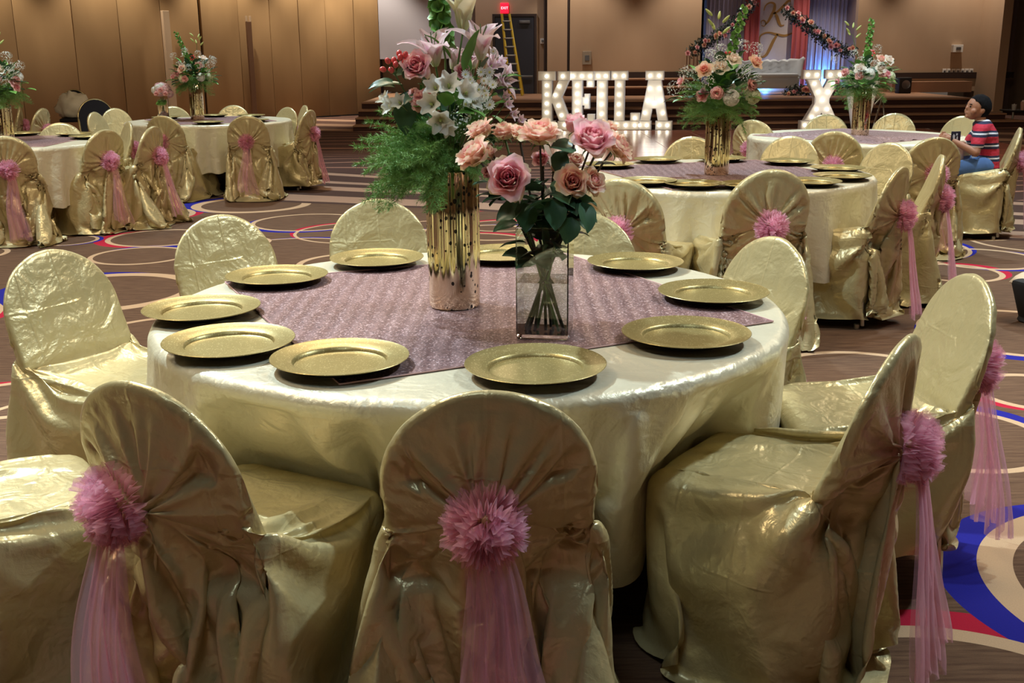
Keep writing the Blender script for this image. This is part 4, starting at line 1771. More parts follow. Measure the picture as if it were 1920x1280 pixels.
CT = Vector((0, 0, .02))
for px, py, dY, d, P_, Q_, sc, roll in ((868, 62, 0, (.02, -.15, 1), CREAM_P, CREAM_Q, 1.45, .4), (901, 112, -.04, (.02, -.25, 1), LILY_P, LILY_Q, 1.4, .5),
                                        (817, 124, -.05, (-.12, -.35, 1), LILY_P, LILY_Q, 1.35, .9), (848, 130, .04, (.3, -.1, .9), LILY_P, LILY_Q, .95, 0.),
                                        (888, 128, .05, (-.1, -.5, .8), LILY_P, LILY_Q, .9, .2), (912, 135, .02, (.6, -.3, .7), LILY_P, LILY_Q, .9, .3),
                                        (925, 158, -.02, (.8, -.5, .3), LILY_P, LILY_Q, .85, .3)):
    lily(FA, at(px, py, dY), d, P_, Q_, sc, 'lily', roll)
    stem(FA, at(px, py, dY), CT, .003)
for px, py, dY, d, sc in ((818, 168, -.12, (-.2, -1, .5), 1.), (842, 165, -.13, (.0, -1, .55), 1.15), (872, 178, -.12, (.3, -1, .4), 1.1), (812, 196, -.13, (-.3, -1, .15), 1.1),
                          (826, 222, -.14, (.05, -1, -.25), 1.2), (740, 200, -.08, (-.9, -.5, .2), .9), (728, 192, -.04, (-.7, -.3, .7), .8), (752, 196, -.09, (-.3, -.9, .5), .8),
                          (884, 190, -.10, (.6, -.8, .2), .9), (860, 172, -.08, (.2, -.8, .8), .8), (838, 236, -.14, (.2, -1, -.4), .8)):
    M0 = orient(at(px, py, dY), d, rnd.uniform(0, 1), sc * 1.22)
    o = link('white_bloom', BUD, FA, mtx=M0 @ Matrix.Scale(.35, 4))
    for k in range(6):
        link('petal', ALS, o, mtx=Matrix.Scale(1 / .35, 4) @ Matrix.Rotation(k * PI / 3, 4, 'Z'))
    stem(FA, at(px, py, dY), CT + Vector((0, -.02, 0)), .0018)
for px, py, dY, d, sc in ((918, 128, -.05, (.5, -.7, .6), .9), (932, 122, -.02, (.8, -.4, .5), .9), (938, 150, -.04, (.9, -.5, .0), .9), (946, 196, -.06, (.8, -.6, .1), .8), (956, 212, -.05, (.9, -.5, -.2), .8),
                          (972, 228, -.06, (.7, -.6, .5), .7), (944, 184, -.04, (.6, -.5, .6), .7)):
    M0 = orient(at(px, py, dY), d, rnd.uniform(0, 1), sc)
    o = link('pink_bloom', BUD, FA, mtx=M0 @ Matrix.Scale(.35, 4))
    for k in range(6):
        link('petal', PALS, o, mtx=Matrix.Scale(1 / .35, 4) @ Matrix.Rotation(k * PI / 3, 4, 'Z'))
    stem(FA, at(px, py, dY), CT, .0016)
rose_bloom(FA, orient(at(785, 128, -.08), (-.25, -1, .45), 0, 1), 'pink', .040, 1., 'rose')
stem(FA, at(787, 130, -.06), CT, .003)
rose_bloom(FA, orient(at(868, 140, -.02), (.1, -.8, .5), 0, 1), 'pink', .028, .6, 'rose')
for px, py, dY in ((788, 185, -.12), (800, 180, -.11), (786, 196, -.12), (778, 180, -.1)):
    link('carnation', CARN, FA, mtx=orient(at(px, py, dY), (-.4, -1, .4), rnd.uniform(0, 3), 1.15))
# daisies on a branched spray
for k in range(30):
    px, py = rnd.gauss(890, 19), rnd.gauss(158, 24)
    p = at(px, py, -.10 + rnd.uniform(-.03, .04))
    link('daisy', DAISY, FA, mtx=orient(p, (rnd.uniform(-.4, .6), -1, rnd.uniform(0, .7)), 0, rnd.uniform(.7, 1.15)))
    if k % 3 == 0:
        stem(FA, p, at(882, 210, -.04), .0009)
for px, py, s in ((880, 215, 1.), (862, 228, .8), (900, 190, .8)):
    o = link('baby_breath', BREATH, FA, mtx=orient(at(px, py, -.08), (.3, -1, .3), 0, s))
    o['kind'] = 'stuff'
# coral berries
bc = at(741, 140, -.08)
for px, py in ((748, 102), (759, 104), (728, 116), (739, 115), (742, 123), (757, 117), (720, 131), (735, 133), (750, 109)):
    p = at(px, py, -.08 + rnd.uniform(-.01, .01))
    d = (p - bc).normalized()
    link('berry', BERRY, FA, mtx=orient(p - d * .004, d, 0, 1.15))
    stem(FA, p - d * .004, bc, .0011, None, .004)
stem(FA, bc, CT, .002)
# bells of Ireland spike
p0, p1 = at(835, 110, .02), at(806, -110, .03)
stem(FA, CT, p0, .003)
sp_ = stem(FA, p0, p1, .003, None, .008)
sp_.name = 'bell_spike'
for k in range(44):
    t = k / 44
    p = p0.lerp(p1, .10 + .9 * t)
    a = k * 2.4
    d = Vector((math.cos(a), math.sin(a), .55))
    link('bell', BELL, sp_, mtx=orient(p + d * .006, d, 0, 1.15 - .35 * t))
# leaves
for px, py, dY, d, me_, sc in ((757, 160, -.08, (-1, -.1, .12), BROAD, 1.0), (742, 156, -.06, (-.9, -.3, .1), BROAD, .8), (765, 170, -.07, (-.15, -.4, -1), BROAD, 1.25), (760, 150, -.08, (.3, -.3, .9), BROAD, .6),
                               (845, 110, -.06, (-.5, -.2, .8), LONGLEAF, .8), (870, 135, -.07, (.25, -.2, 1), LONGLEAF, 1.1), (852, 140, -.08, (.2, -.3, -.9), LONGLEAF, .9), (872, 90, -.03, (.1, -.2, -1), LONGLEAF, 1.),
                               (925, 150, -.03, (.9, -.3, .35), LONGLEAF, .7), (930, 168, -.03, (.8, -.3, .2), LONGLEAF, .6), (798, 160, -.1, (-.3, -.5, .9), BROAD, .5), (778, 175, -.1, (-.5, -.6, -.3), BROAD, .5),
                               (850, 215, -.12, (.6, -.6, .2), LEAFB, 1.3), (870, 205, -.12, (.8, -.5, -.1), LEAFB, 1.2), (835, 200, -.12, (.1, -.6, .6), LEAFB, 1.1), (810, 210, -.1, (-.6, -.6, .4), LEAFB, 1.1),
                               (735, 300, -.05, (-.9, -.2, -.2), LONGLEAF, .6), (915, 205, -.06, (.7, -.5, .5), LEAFB, 1.), (795, 150, -.05, (-.6, -.3, .5), LEAFB, .9), (845, 185, -.09, (.2, -.5, .8), LEAFB, 1.)):
    dd = Vector(d).normalized()
    link('leaf', me_, FA, mtx=Matrix.Translation(at(px, py, dY)) @ dd.to_track_quat('Y', 'Z').to_matrix().to_4x4() @ Matrix.Rotation(rnd.uniform(-.4, .4), 4, 'Y') @ Matrix.Scale(sc, 4))


for k in range(95):
    px, py = rnd.gauss(845, 52), rnd.gauss(212, 42)
    if py < 120 or py > 300 or not 735 < px < 955:
        continue
    dd = Vector((rnd.uniform(-1, 1), rnd.uniform(-1, .2), rnd.uniform(-.6, .9))).normalized()
    link('leaf', (LEAF, LEAFB, LEAF)[k % 3], FA, mtx=Matrix.Translation(at(px, py, rnd.uniform(-.03, .06))) @ dd.to_track_quat('Y', 'Z').to_matrix().to_4x4() @ Matrix.Rotation(rnd.uniform(-.8, .8), 4, 'Y') @ Matrix.Scale(rnd.uniform(.6, 1.1), 4))


def put_frond(parent, me_, az, el, sc, loc=(0, 0, .02)):
    d = Vector((math.cos(az) * math.cos(el), math.sin(az) * math.cos(el), math.sin(el)))
    o = link('fern_frond', me_, parent, mtx=Matrix.Translation(loc) @ d.to_track_quat('Y', 'Z').to_matrix().to_4x4() @ Matrix.Rotation(rnd.uniform(-.5, .5), 4, 'Y') @ Matrix.Scale(sc, 4))
    o['kind'] = 'stuff'
    return o


for k in range(58):
    az = PI + rnd.uniform(-1.2, 1.5)          # mostly to the left and front
    if k > 40:
        az = -PI / 2 + rnd.uniform(-1.1, 1.7)
    left = math.cos(az) < -.3
    put_frond(FA, FROND[k % 3], az, rnd.uniform(-.15, .75), rnd.uniform(.75, 1.05) if left else rnd.uniform(.4, .62), (0, -.01, .04))
for k in range(14):
    put_frond(FA, FROND[k % 3], -PI / 2 + rnd.uniform(-1.6, 1.6), rnd.uniform(.5, 1.2), rnd.uniform(.45, .7), (rnd.uniform(-.03, .03), -.02, .08))
for az, el, sc in ((PI - .1, .75, 1.1), (PI + .2, .55, 1.2), (PI - .3, .2, 1.3), (PI, .1, 1.25), (PI + .3, -.15, 1.2), (PI + .5, -.4, 1.15), (PI - .2, .35, 1.2), (PI + .1, -.3, 1.3), (-.1, .5, .8), (.2, .45, .75), (-.5, .3, .7)):
    put_frond(FA, FROND[3], az, el, sc, (0, 0, .05))


# ------------------------------------------------------------------ the more distant arrangements
def arrangement(c, lab, seed, spike=(.0, .02), buds=True, lean=0., palette='peach', W=1.):
    r_ = random.Random(seed)
    e = empty('flower_arrangement', (c.x, c.y, VZ + VH - .01))
    tag(e, lab, 'flowers')
    for k in range(46):
        put_frond(e, FROND_LO if k % 3 else FROND[1], 2 * PI * k / 46 + r_.uniform(-.2, .2), r_.uniform(-.3, 1.0), r_.uniform(.75, 1.12) * W)

    def dirv(el0, el1):
        az = r_.uniform(-PI, 0) if r_.random() < .8 else r_.uniform(0, PI)
        el = r_.uniform(el0, el1)
        return Vector((math.cos(az) * math.cos(el), math.sin(az) * math.cos(el), math.sin(el)))
    for k in range(5):
        d = dirv(.5, 1.2)
        link('rose', ROSE[('cream', palette, 'cream', 'peach', 'cream')[k]]['low'], e, mtx=orient(d * r_.uniform(.20, .30) + Vector((0, 0, .05)), d + Vector((0, -.4, 0)), r_.uniform(0, 6), .044))
    for k in range(9):
        d = dirv(.05, .5)
        p = d * r_.uniform(.19, .25) + Vector((0, 0, .04))
        if k % 3 == 0:
            o = link('hydrangea', HYD_G if k else HYD_W, e, mtx=orient(p, d, 0, 1.0))
            o['kind'] = 'stuff'
        elif k % 3 == 1:
            link('carnation', CARN, e, mtx=orient(p, d, 0, 2.1))
        else:
            link('rose', ROSE['pink']['low'], e, mtx=orient(p, d, 0, .036))
    for k in range(12):
        d = dirv(.2, 1.3)
        o = link('baby_breath', BREATH, e, mtx=orient(d * r_.uniform(.2, .36) + Vector((0, 0, .05)), d, 0, 1.))
        o['kind'] = 'stuff'
    for k in range(80):
        d = dirv(-.1, 1.3)
        link('leaf', LEAF if k % 2 else LEAFB, e, mtx=Matrix.Translation(d * r_.uniform(.10, .25) + Vector((0, 0, .04))) @ d.to_track_quat('Y', 'Z').to_matrix().to_4x4() @ Matrix.Scale(1.5, 4))
    p0, p1 = Vector((0, 0, .12)), Vector((spike[0], spike[1], .58))
    s = stem(e, p0, p1, .003, None, .01)
    s.name = 'bell_spike'
    for k in range(26):
        t = k / 26
        d = Vector((math.cos(k * 2.4), math.sin(k * 2.4), .5))
        link('bell', BELL, s, mtx=orient(p0.lerp(p1, .25 + .75 * t) + d * .006, d, 0, 1.2 - .3 * t))
    if buds:
        q = Vector((lean, 0, .46))
        stem(e, (0, 0, .1), q, .0025)
        for k in range(6):
            a = k * 1.9
            d = Vector((math.cos(a), math.sin(a) * .6, .9))
            link('bud', BUD, e, mtx=orient(q + d * .03 + Vector((0, 0, .02 * k - .06)), d, 0, 1.1))
    # coral berries
    for k in range(7):
        link('berry', BERRY, e, mtx=orient((.02 + .018 * math.cos(k), -.08, .30 + .018 * math.sin(k * 1.1)), (math.cos(k), -1, math.sin(k)), 0, 1.2))
    return e


arrangement(v2, 'peach and white flowers with green spikes in the middle right gold vase', 3, (.13, 0), True, -.03)
arrangement(v3, 'pale flowers with one tall green spike in the far right gold vase', 5, (.03, .0), True, -.13, 'pink')
arrangement(v4, 'flowers and ferns in the gold vase at the left picture edge', 8, (-.1, 0), True, .02)
arrangement(v5, 'flowers with a curved green spike in the far left gold vase', 12, (-.17, 0), True, .06, 'pink')

# blush bouquet in a clear cylinder
vb = gz(308, 226, VZ)
cv = empty('cylinder_vase', (vb.x, vb.y, VZ))
tag(cv, 'clear cylinder vase on the far left table under the blush bouquet', 'vase')
b = MB()
b.lathe([(0, 0), (.055, 0), (.058, .004), (.058, .24), (.054, .24), (.054, .012), (0, .010)], 32)
b.build('glass_body', M_glass, cv)
o = link('petal_filling', HYD_P, cv, (0, 0, .06), (0, 0, 0), (.8, .8, .9))
o['kind'] = 'stuff'
bq = empty('blush_bouquet', (vb.x, vb.y, VZ + .20))
tag(bq, 'round blush pink bouquet in the clear vase on the far left table', 'flowers')
r_ = random.Random(2)
for k in range(12):
    a = k * 2.4
    el = .1 + 1.4 * k / 12
    d = Vector((math.cos(a) * math.cos(el), math.sin(a) * math.cos(el), math.sin(el)))
    o = link('hydrangea', (HYD_P, HYD_W, HYD_P)[k % 3], bq, mtx=orient(d * .085 + Vector((0, 0, .09)), d, 0, .85))
    o['kind'] = 'stuff'
for k in range(3):
    link('cream_bloom', CARN, bq, mtx=orient((-.02 + .05 * k, -.12, .10 + .04 * (k % 2)), (0, -1, .3), 0, 1.6))
for k in range(6):
    d = Vector((-.6 + .2 * k, -.6, -.35))
    link('leaf', LEAFB, bq, mtx=Matrix.Translation((0, 0, .03)) @ d.to_track_quat('Y', 'Z').to_matrix().to_4x4() @ Matrix.Scale(1.6, 4))
b = MB()
for k in range(6):
    b.tube([(.03 * math.cos(k), .03 * math.sin(k), -.16), (-.02 * math.cos(k), -.02 * math.sin(k), .06)], .003, 5)
o = b.build('stems', M_stem2, bq)
o['kind'] = 'stuff'

# ------------------------------------------------------------------ lit marquee letters
M_mface = mat('marquee_face', lin((246, 244, 232)), .5)
M_mrim = mat('marquee_rim', lin((232, 234, 238)), .45)
M_bulb = mat('marquee_bulb', (1, .95, .85), .3, Emission_Color=(1, .93, .80, 1), Emission_Strength=3.8)
b = MB()
b.sphere((0, -.03, 0), .030, 10, 8)
BULB = b.me('bulb', M_bulb)


def bar(x0, z0, x1, z1, w_):
    """slanted bar between two level ends of the given width"""
    return [(x0 - w_ / 2, z0), (x0 + w_ / 2, z0), (x1 + w_ / 2, z1), (x1 - w_ / 2, z1)]


def rc(x0, z0, x1, z1):
    return [(x0, z0), (x1, z0), (x1, z1), (x0, z1)]


LETTER_SHAPES = {
    'K': ([rc(0, 93, 34, 110), rc(0, 0, 34, 17), rc(7, 17, 27, 93), rc(38, 93, 62, 110), bar(30, 50, 50, 93, 20), bar(34, 62, 52, 17, 22), rc(38, 0, 66, 17)],
          [(17, 101), (17, 84), (17, 67), (17, 50), (17, 33), (17, 16), (48, 101), (41, 82), (34, 66), (40, 46), (46, 28), (52, 10)]),
    'E': ([rc(0, 93, 48, 110), rc(34, 80, 48, 93), rc(6, 17, 26, 93), rc(26, 46, 40, 62), rc(30, 40, 40, 68), rc(0, 0, 50, 17), rc(36, 17, 50, 30)],
          [(8, 101), (25, 101), (41, 101), (41, 87), (16, 84), (16, 68), (16, 52), (34, 54), (16, 36), (16, 20), (30, 8), (43, 12)]),
    'I': ([rc(0, 93, 30, 110), rc(5, 17, 25, 93), rc(0, 0, 30, 17)], [(8, 101), (22, 101), (15, 84), (15, 66), (15, 48), (15, 30), (8, 9), (22, 9)]),
    'L': ([rc(0, 93, 32, 110), rc(7, 17, 26, 93), rc(0, 0, 56, 17), rc(38, 17, 56, 32)], [(8, 101), (24, 101), (16, 84), (16, 66), (16, 48), (16, 30), (12, 10), (30, 9), (47, 9), (47, 23)]),
    'A': ([rc(17, 93, 52, 110), bar(18, 17, 32, 93, 19), bar(52, 17, 38, 93, 19), rc(24, 40, 46, 56), rc(0, 0, 30, 17), rc(38, 0, 70, 17)],
          [(26, 101), (43, 101), (26, 78), (44, 78), (22, 55), (35, 50), (48, 55), (18, 32), (52, 32), (8, 9), (22, 9), (46, 9), (61, 9)]),
    'X': ([rc(0, 93, 33, 110), rc(42, 93, 76, 110), bar(18, 93, 58, 17, 22), bar(60, 93, 18, 17, 22), rc(24, 40, 52, 70), rc(0, 0, 34, 17), rc(42, 0, 78, 17)],
          [(8, 101), (25, 101), (50, 101), (68, 101), (21, 85), (56, 85), (29, 70), (48, 70), (38, 55), (28, 38), (48, 38), (20, 24), (57, 24), (8, 9), (24, 9), (50, 9), (68, 9)]),
    'V': ([rc(0, 93, 32, 110), rc(40, 93, 72, 110), bar(15, 93, 34, 0, 20), bar(57, 93, 38, 0, 20)],
          [(8, 101), (24, 101), (48, 101), (64, 101), (19, 80), (53, 80), (23, 60), (49, 60), (27, 40), (45, 40), (32, 20)]),
}
SU = 1.12 / 110


def marquee(ch, px, lab, rz):
    base = gz(px, 243.5, 0)
    e = empty('marquee_letter', (base.x, base.y, 0), R(rz))
    tag(e, lab, 'marquee letter', 'lit marquee letters before the stage')
    polys, dots = LETTER_SHAPES[ch]
    b = MB()
    for k, pl in enumerate(polys):
        b.prism([(x * SU, z * SU) for x, z in pl], .0012 * k, .17 + .0012 * k)
    o = b.build('letter_body', M_mrim, e, smooth=False)
    b = MB()
    for k, pl in enumerate(polys):
        cx, cz = sum(x for x, z in pl) / 4, sum(z for x, z in pl) / 4
        b.prism([((cx + (x - cx) * (1 - 3.4 / max(6, abs(x - cx) * 2))) * SU, (cz + (z - cz) * (1 - 1.2 / max(6, abs(z - cz) * 2))) * SU) for x, z in pl], -.006 - .0012 * k, .0)
    b.build('letter_face', M_mface, e, smooth=False)
    for x, z in dots:
        link('bulb', BULB, e, (x * SU, -.01, z * SU))


marquee('K', 1009, 'lit white marquee letter K partly behind the pink roses', -12)
marquee('E', 1066, 'lit white marquee letter E beside the K', -12)
marquee('I', 1113, 'lit white marquee letter I between E and L', -12)
marquee('L', 1144, 'lit white marquee letter L left of the A', -12)
marquee('A', 1191, 'lit white marquee letter A at the end of the name', -12)
marquee('X', 1500, 'lit white marquee letter X right of the sofa', 0)
marquee('V', 1577, 'lit white marquee letter V mostly behind the far right gold vase', 0)
for px in (1100, 1220, 1540):
    p = gz(px, 243, 0)
    lamp('POINT', (p.x, p.y - .35, .6), (0, 0, 0), 4, (1, .97, .92), .3)  # unseen point lights added before the letters to strengthen the bulbs' glow

# ------------------------------------------------------------------ sweetheart corner on the stage
ZS = .497
# tufted white sofa
M_sofa = mat('white_leatherette', lin((190, 198, 208)), .45)
sf = empty('sofa', (0, 0, ZS))
p = gz(1436, 178, ZS)
sf.location = (p.x, p.y + .35, ZS)
tag(sf, 'white tufted curved-arm sofa on the stage before the monogram panel', 'sofa')
b = MB()
b.box((-.78, -.30, .14), (.78, .34, .40), .05)
b.build('seat_base', M_sofa, sf)
b = MB()
b.box((-.74, -.33, .38), (.74, .20, .47), .04)
b.build('seat_cushion', M_sofa, sf)
b = MB()
n = 26
V, F = [], []
for i in range(n + 1):
    u = i / n
    x = -.86 + 1.72 * u
    edge = abs(u - .5) * 2
    for j in range(9):
        v = j / 8
        t = math.sin(u * 28) * .012 * (1 if j % 2 else -1)
        z = .36 + v * (.40 + .02 * math.cos(u * 56) + .05 * edge ** 6)
        y = .18 + .10 * v - .24 * max(0, edge - .82) / .18 * (1 - .5 * v) + t
        V.append((x + (.10 * v ** 2 if u > .9 else -.10 * v ** 2 if u < .1 else 0), y, z))
for i in range(n):
    for j in range(8):
        a = i * 9 + j
        F.append((a, a + 9, a + 10, a + 1))
me = mesh('backrest', V, F, True, (M_sofa,))
o = link('backrest', me, sf)
md = o.modifiers.new('thick', 'SOLIDIFY')
md.thickness = .09
md.offset = 0
for x in (-.7, .7):
    for y in (-.24, .28):
        b = MB()
        b.tube([(x, y, 0), (x, y, .15)], .022, 8, True, .03)
        b.build('leg', M_chrome, sf)
# monogram panel with two pink drapes
YP = 27.2
pn = empty('monogram_panel', (gy(1449, 120, YP).x, YP, ZS))
tag(pn, 'white panel with gold script K and T letters behind the sofa', 'panel')
w2 = (X_at(1490, YP) - X_at(1409, YP)) / 2
b = MB()
b.box((-w2, 0, 0), (w2, .05, 3.3), .01)
b.build('panel_board', mat('panel_white', lin((206, 200, 204)), .6), pn, smooth=False)
M_gold = mat('gold_script', lin((176, 136, 76)), .45, .3)
px_m = YP * .97 / FPX


def stroke(name, pts, widths):
    """calligraphic stroke: px coordinates relative to the panel, varying width"""
    P = [Vector(((x - 1449) * px_m, -.012, gy(1449, y, YP).z - ZS)) for x, y in pts]
    # catmull-rom
    Q, Wd = [], []
    for i in range(len(P) - 1):
        a, b_, c, d = P[max(i - 1, 0)], P[i], P[i + 1], P[min(i + 2, len(P) - 1)]
        for k in range(8):
            t = k / 8
            Q.append(.5 * ((2 * b_) + (c - a) * t + (2 * a - 5 * b_ + 4 * c - d) * t * t + (3 * b_ - a - 3 * c + d) * t ** 3))
            Wd.append(widths[i] * (1 - t) + widths[i + 1] * t)
    Q.append(P[-1])
    Wd.append(widths[-1])
    V, F = [], []
    for i, q in enumerate(Q):
        t = (Q[min(i + 1, len(Q) - 1)] - Q[max(i - 1, 0)]).normalized()
        nrm = Vector((-t.z, 0, t.x)) * Wd[i] * px_m / 2
        V += [q + nrm, q - nrm, q - nrm + Vector((0, .014, 0)), q + nrm + Vector((0, .014, 0))]
    for i in range(len(Q) - 1):
        for k in range(4):
            a = i * 4
            F.append((a + k, a + (k + 1) % 4, a + 4 + (k + 1) % 4, a + 4 + k))
    return link(name, mesh(name, V, F, False, (M_gold,)), pn)


stroke('script_letter', [(1424, 44), (1423, 40), (1428, 38), (1432, 43), (1429, 49), (1424, 47)], [1, 1.6, 2, 2, 1.6, 1])
o = stroke('script_letter', [(1427, 20), (1430, 10), (1438, 5), (1446, 8), (1446, 18), (1441, 30), (1436, 40), (1431, 46)], [1.4, 2.4, 3, 4.2, 5.4, 5.4, 4, 2])
stroke('script_letter', [(1476, 2), (1470, 3), (1462, 12), (1452, 22), (1444, 26)], [2, 4.2, 4.6, 3.6, 2])
stroke('script_letter', [(1447, 23), (1452, 32), (1456, 42), (1460, 48), (1466, 47)], [3, 5.4, 5.4, 3.4, 1])
stroke('script_letter', [(1424, 84), (1421, 76), (1424, 66), (1436, 61), (1452, 64), (1468, 67), (1483, 62)], [1.6, 2.4, 3, 3, 4, 4.4, 2])
stroke('script_letter', [(1455, 64), (1448, 76), (1442, 90), (1436, 102), (1428, 107), (1421, 101), (1425, 95)], [3, 5.4, 5.8, 5, 3, 2, 1])
M_drape = mat('rose_drape', lin((190, 96, 100)), .75)
M_sheer = mat('lilac_sheer', lin((176, 170, 190)), .7)


def drape(px0, px1, Y, z0, z1, m, lab, folds=6):
    x0, x1 = X_at(px0, Y), X_at(px1, Y)
    V, F = [], []
    n, k = folds * 8, 12
    for j in range(k + 1):
        for i in range(n + 1):
            u = i / n
            V.append((x0 + (x1 - x0) * u, Y + .03 * math.sin(u * folds * 2 * PI + .4 * math.sin(j)) + .01 * math.sin(u * 40), z0 + (z1 - z0) * j / k))
    for j in range(k):
        for i in range(n):
            a = j * (n + 1) + i
            F.append((a, a + 1, a + n + 2, a + n + 1))
    o = link('drape', mesh('drape', [Vector(v) - Vector((x0, Y, z0)) for v in V], F, True, (m,)), None, (x0, Y, z0))
    return tag(o, lab, 'curtain')


drape(1391, 1419, 27.05, ZS + .003, 4.2, M_drape, 'dusty rose drape left of the gold script monogram', 3)
drape(1480, 1510, 27.05, ZS + .003, 4.2, M_drape, 'dusty rose drape right of the gold script monogram', 3)
drape(1511, 1596, 27.5, ZS + .003, 3.4, M_sheer, 'pale lilac sheer curtain glowing blue near the stage floor', 11)
drape(1320, 1392, 27.5, ZS + .003, 3.4, M_sheer, 'pale lilac sheer curtain behind the middle right flowers', 9)
# blue uplights
M_blue = mat('blue_lens', (.1, .3, 1), .3, Emission_Color=(.05, .35, 1, 1), Emission_Strength=6.)
for px, lab in ((1478, 'small blue uplight under the right end of the sofa'), (1572, 'small blue uplight behind the lit V letter')):
    p = gz(px, 174, ZS)
    e = empty('uplight', (p.x, p.y + 1.3, ZS))
    b = MB()
    b.box((-.08, -.06, 0), (.08, .06, .08), .015)
    b.build('lamp_case', M_dark, e)
    b = MB()
    b.lathe([(0, .082), (.05, .082), (.05, .078), (0, .078)], 16)
    b.build('lamp_lens', M_blue, e)
    tag(e, lab, 'light')
    lamp('SPOT', (p.x, p.y + 1.3, ZS + .12), (p.x - .2, p.y + 2.6, 1.3), 110, (.08, .35, 1), .05, 130, .8)
    lamp('POINT', (p.x - .35, p.y + .9, ZS + .15), (0, 0, 0), 14, (.08, .35, 1), .06)  # extra point light added beside the case to spread the blue glow


# garlands: leaf clumps with roses wired to slender stands
def leafclump(seed, m, n=90, Rr=.16):
    r_ = random.Random(seed)
    V, F = [], []
    for k in range(n):
        d = Vector((r_.gauss(0, 1), r_.gauss(0, .7), r_.gauss(0, 1))).normalized() * Rr * r_.uniform(.4, 1.1)
        q = Euler((r_.uniform(0, 6), r_.uniform(0, 6), r_.uniform(0, 6))).to_matrix()
        b0 = len(V)
        for x, y, z in ((0, 0, 0), (.022, .03, .006), (0, .075, 0), (-.022, .03, .006)):
            V.append(d + q @ Vector((x, y, z)))
        F.append((b0, b0 + 1, b0 + 2, b0 + 3))
    return mesh('foliage', V, F, False, (m,))


M_gl = mat('garland_leaf', lin((60, 76, 72)), .6)
CLUMP = [leafclump(k, M_gl) for k in range(3)]


def garland(pts, Y, lab, floor=False):
    P = [gy(x, y, Y) for x, y in pts]
    e = empty('garland', P[0] if not floor else (P[0].x, Y, ZS))
    tag(e, lab, 'garland')
    r_ = random.Random(len(pts) * 7 + int(P[0].x * 10))
    count = 0
    for p, q in zip(P, P[1:]):
        n = max(2, int((q - p).length / .09))
        for i in range(n):
            c = p.lerp(q, i / n) - e.location
            o = link('foliage', CLUMP[count % 3], e, c + Vector((r_.uniform(-.03, .03), r_.uniform(-.05, .05), r_.uniform(-.03, .03))), (r_.uniform(0, 6), r_.uniform(0, 6), 0), (.9, .9, .9))
            o['kind'] = 'stuff'
            if count % 2 == 0:
                for _ in range(2):
                    link('rose', ROSE['pink' if r_.random() < .6 else 'peach']['low'], e, mtx=orient(c + Vector((r_.uniform(-.10, .10), -.14, r_.uniform(-.08, .08))), (r_.uniform(-.5, .5), -1, r_.uniform(-.1, .7)), 0, r_.uniform(.04, .065)))
            count += 1
    return e


garland([(1410, 2), (1400, 20), (1378, 42), (1350, 64), (1318, 84), (1288, 102)], 26.3, 'dark leafy garland falling left of the monogram panel')
garland([(1478, 22), (1500, 40), (1524, 56), (1548, 76), (1574, 92), (1604, 100)], 26.3, 'rose and leaf garland falling right of the monogram panel')
garland([(1480, 172), (1500, 168), (1530, 172)], 24.6, 'low dark garland on the stage floor left of the X letter', True)
garland([(1560, 171), (1592, 171)], 24.6, 'low dark garland on the stage floor behind the V letter', True)
M_rod = mat('brass_rod', lin((150, 112, 84)), .35, .7)
for xs, ya, lab, zb in (((1288, 1294, 1301, 1308), 104, 'slender brass stand under the left garland end', .86), ((1530, 1544, 1560, 1578), 70, 'slender brass stand under the right garland', ZS)):
    Y = 26.32
    e = empty('garland_stand', (gy(xs[0], 120, Y).x, Y, zb))
    tag(e, lab, 'stand')
    for k, x in enumerate(xs):
        top = gy(x, ya + k * (0 if zb > .6 else 9), Y) - e.location
        b = MB()
        b.tube([(top.x, .03 * (k % 2), 0), (top.x, .03 * (k % 2), top.z)], .012, 6)
        b.build('rod', M_rod, e)
    b = MB()
    b.box((-.03, -.06, 0), (top.x + .03, .1, .015), .004)
    b.build('foot_plate', M_rod, e, smooth=False)

# ------------------------------------------------------------------ small things at the right
p = gy(1692, 170, 25.5)
e = empty('floor_speaker', (p.x, 25.4, ZS))
b = MB()
b.box((-.17, -.14, 0), (.12, .14, .36), .02)
b.build('speaker_box', M_dark, e)
b = MB()
b.lathe([(0, 0), (.09, 0), (.10, .012), (.085, .006), (0, .004)], 20)
b.build('speaker_cone', M_grey, e, loc=(-.02, -.142, .2), rot=(PI / 2, 0, 0))
tag(e, 'small black loudspeaker on the stage right of the far gold vase', 'speaker')
e = empty('easel', gz(1648, 246, 0))
e.location.z = 0
tag(e, 'thin chrome easel legs just right of the far right gold vase', 'easel')
o0 = e.location
for a, c in (((1655, 180), (1640, 228)), ((1655, 182), (1660, 236)), ((1655, 180), (1640, 196))):
    b = MB()
    p, q = gy(*a, o0.y + .1) - o0, gy(*c, o0.y - .1) - o0
    q.z = max(q.z, .02) if c[1] > 230 else q.z
    b.tube([p, q], .014, 6)
    b.build('leg', M_chrome, e)
b = MB()
p = gy(1655, 182, o0.y + .1) - o0
b.tube([p, (p.x, .5, 0)], .014, 6)
b.tube([(p.x - .22, -.1, .0), p], .014, 6)
b.build('rear_leg', M_chrome, e)

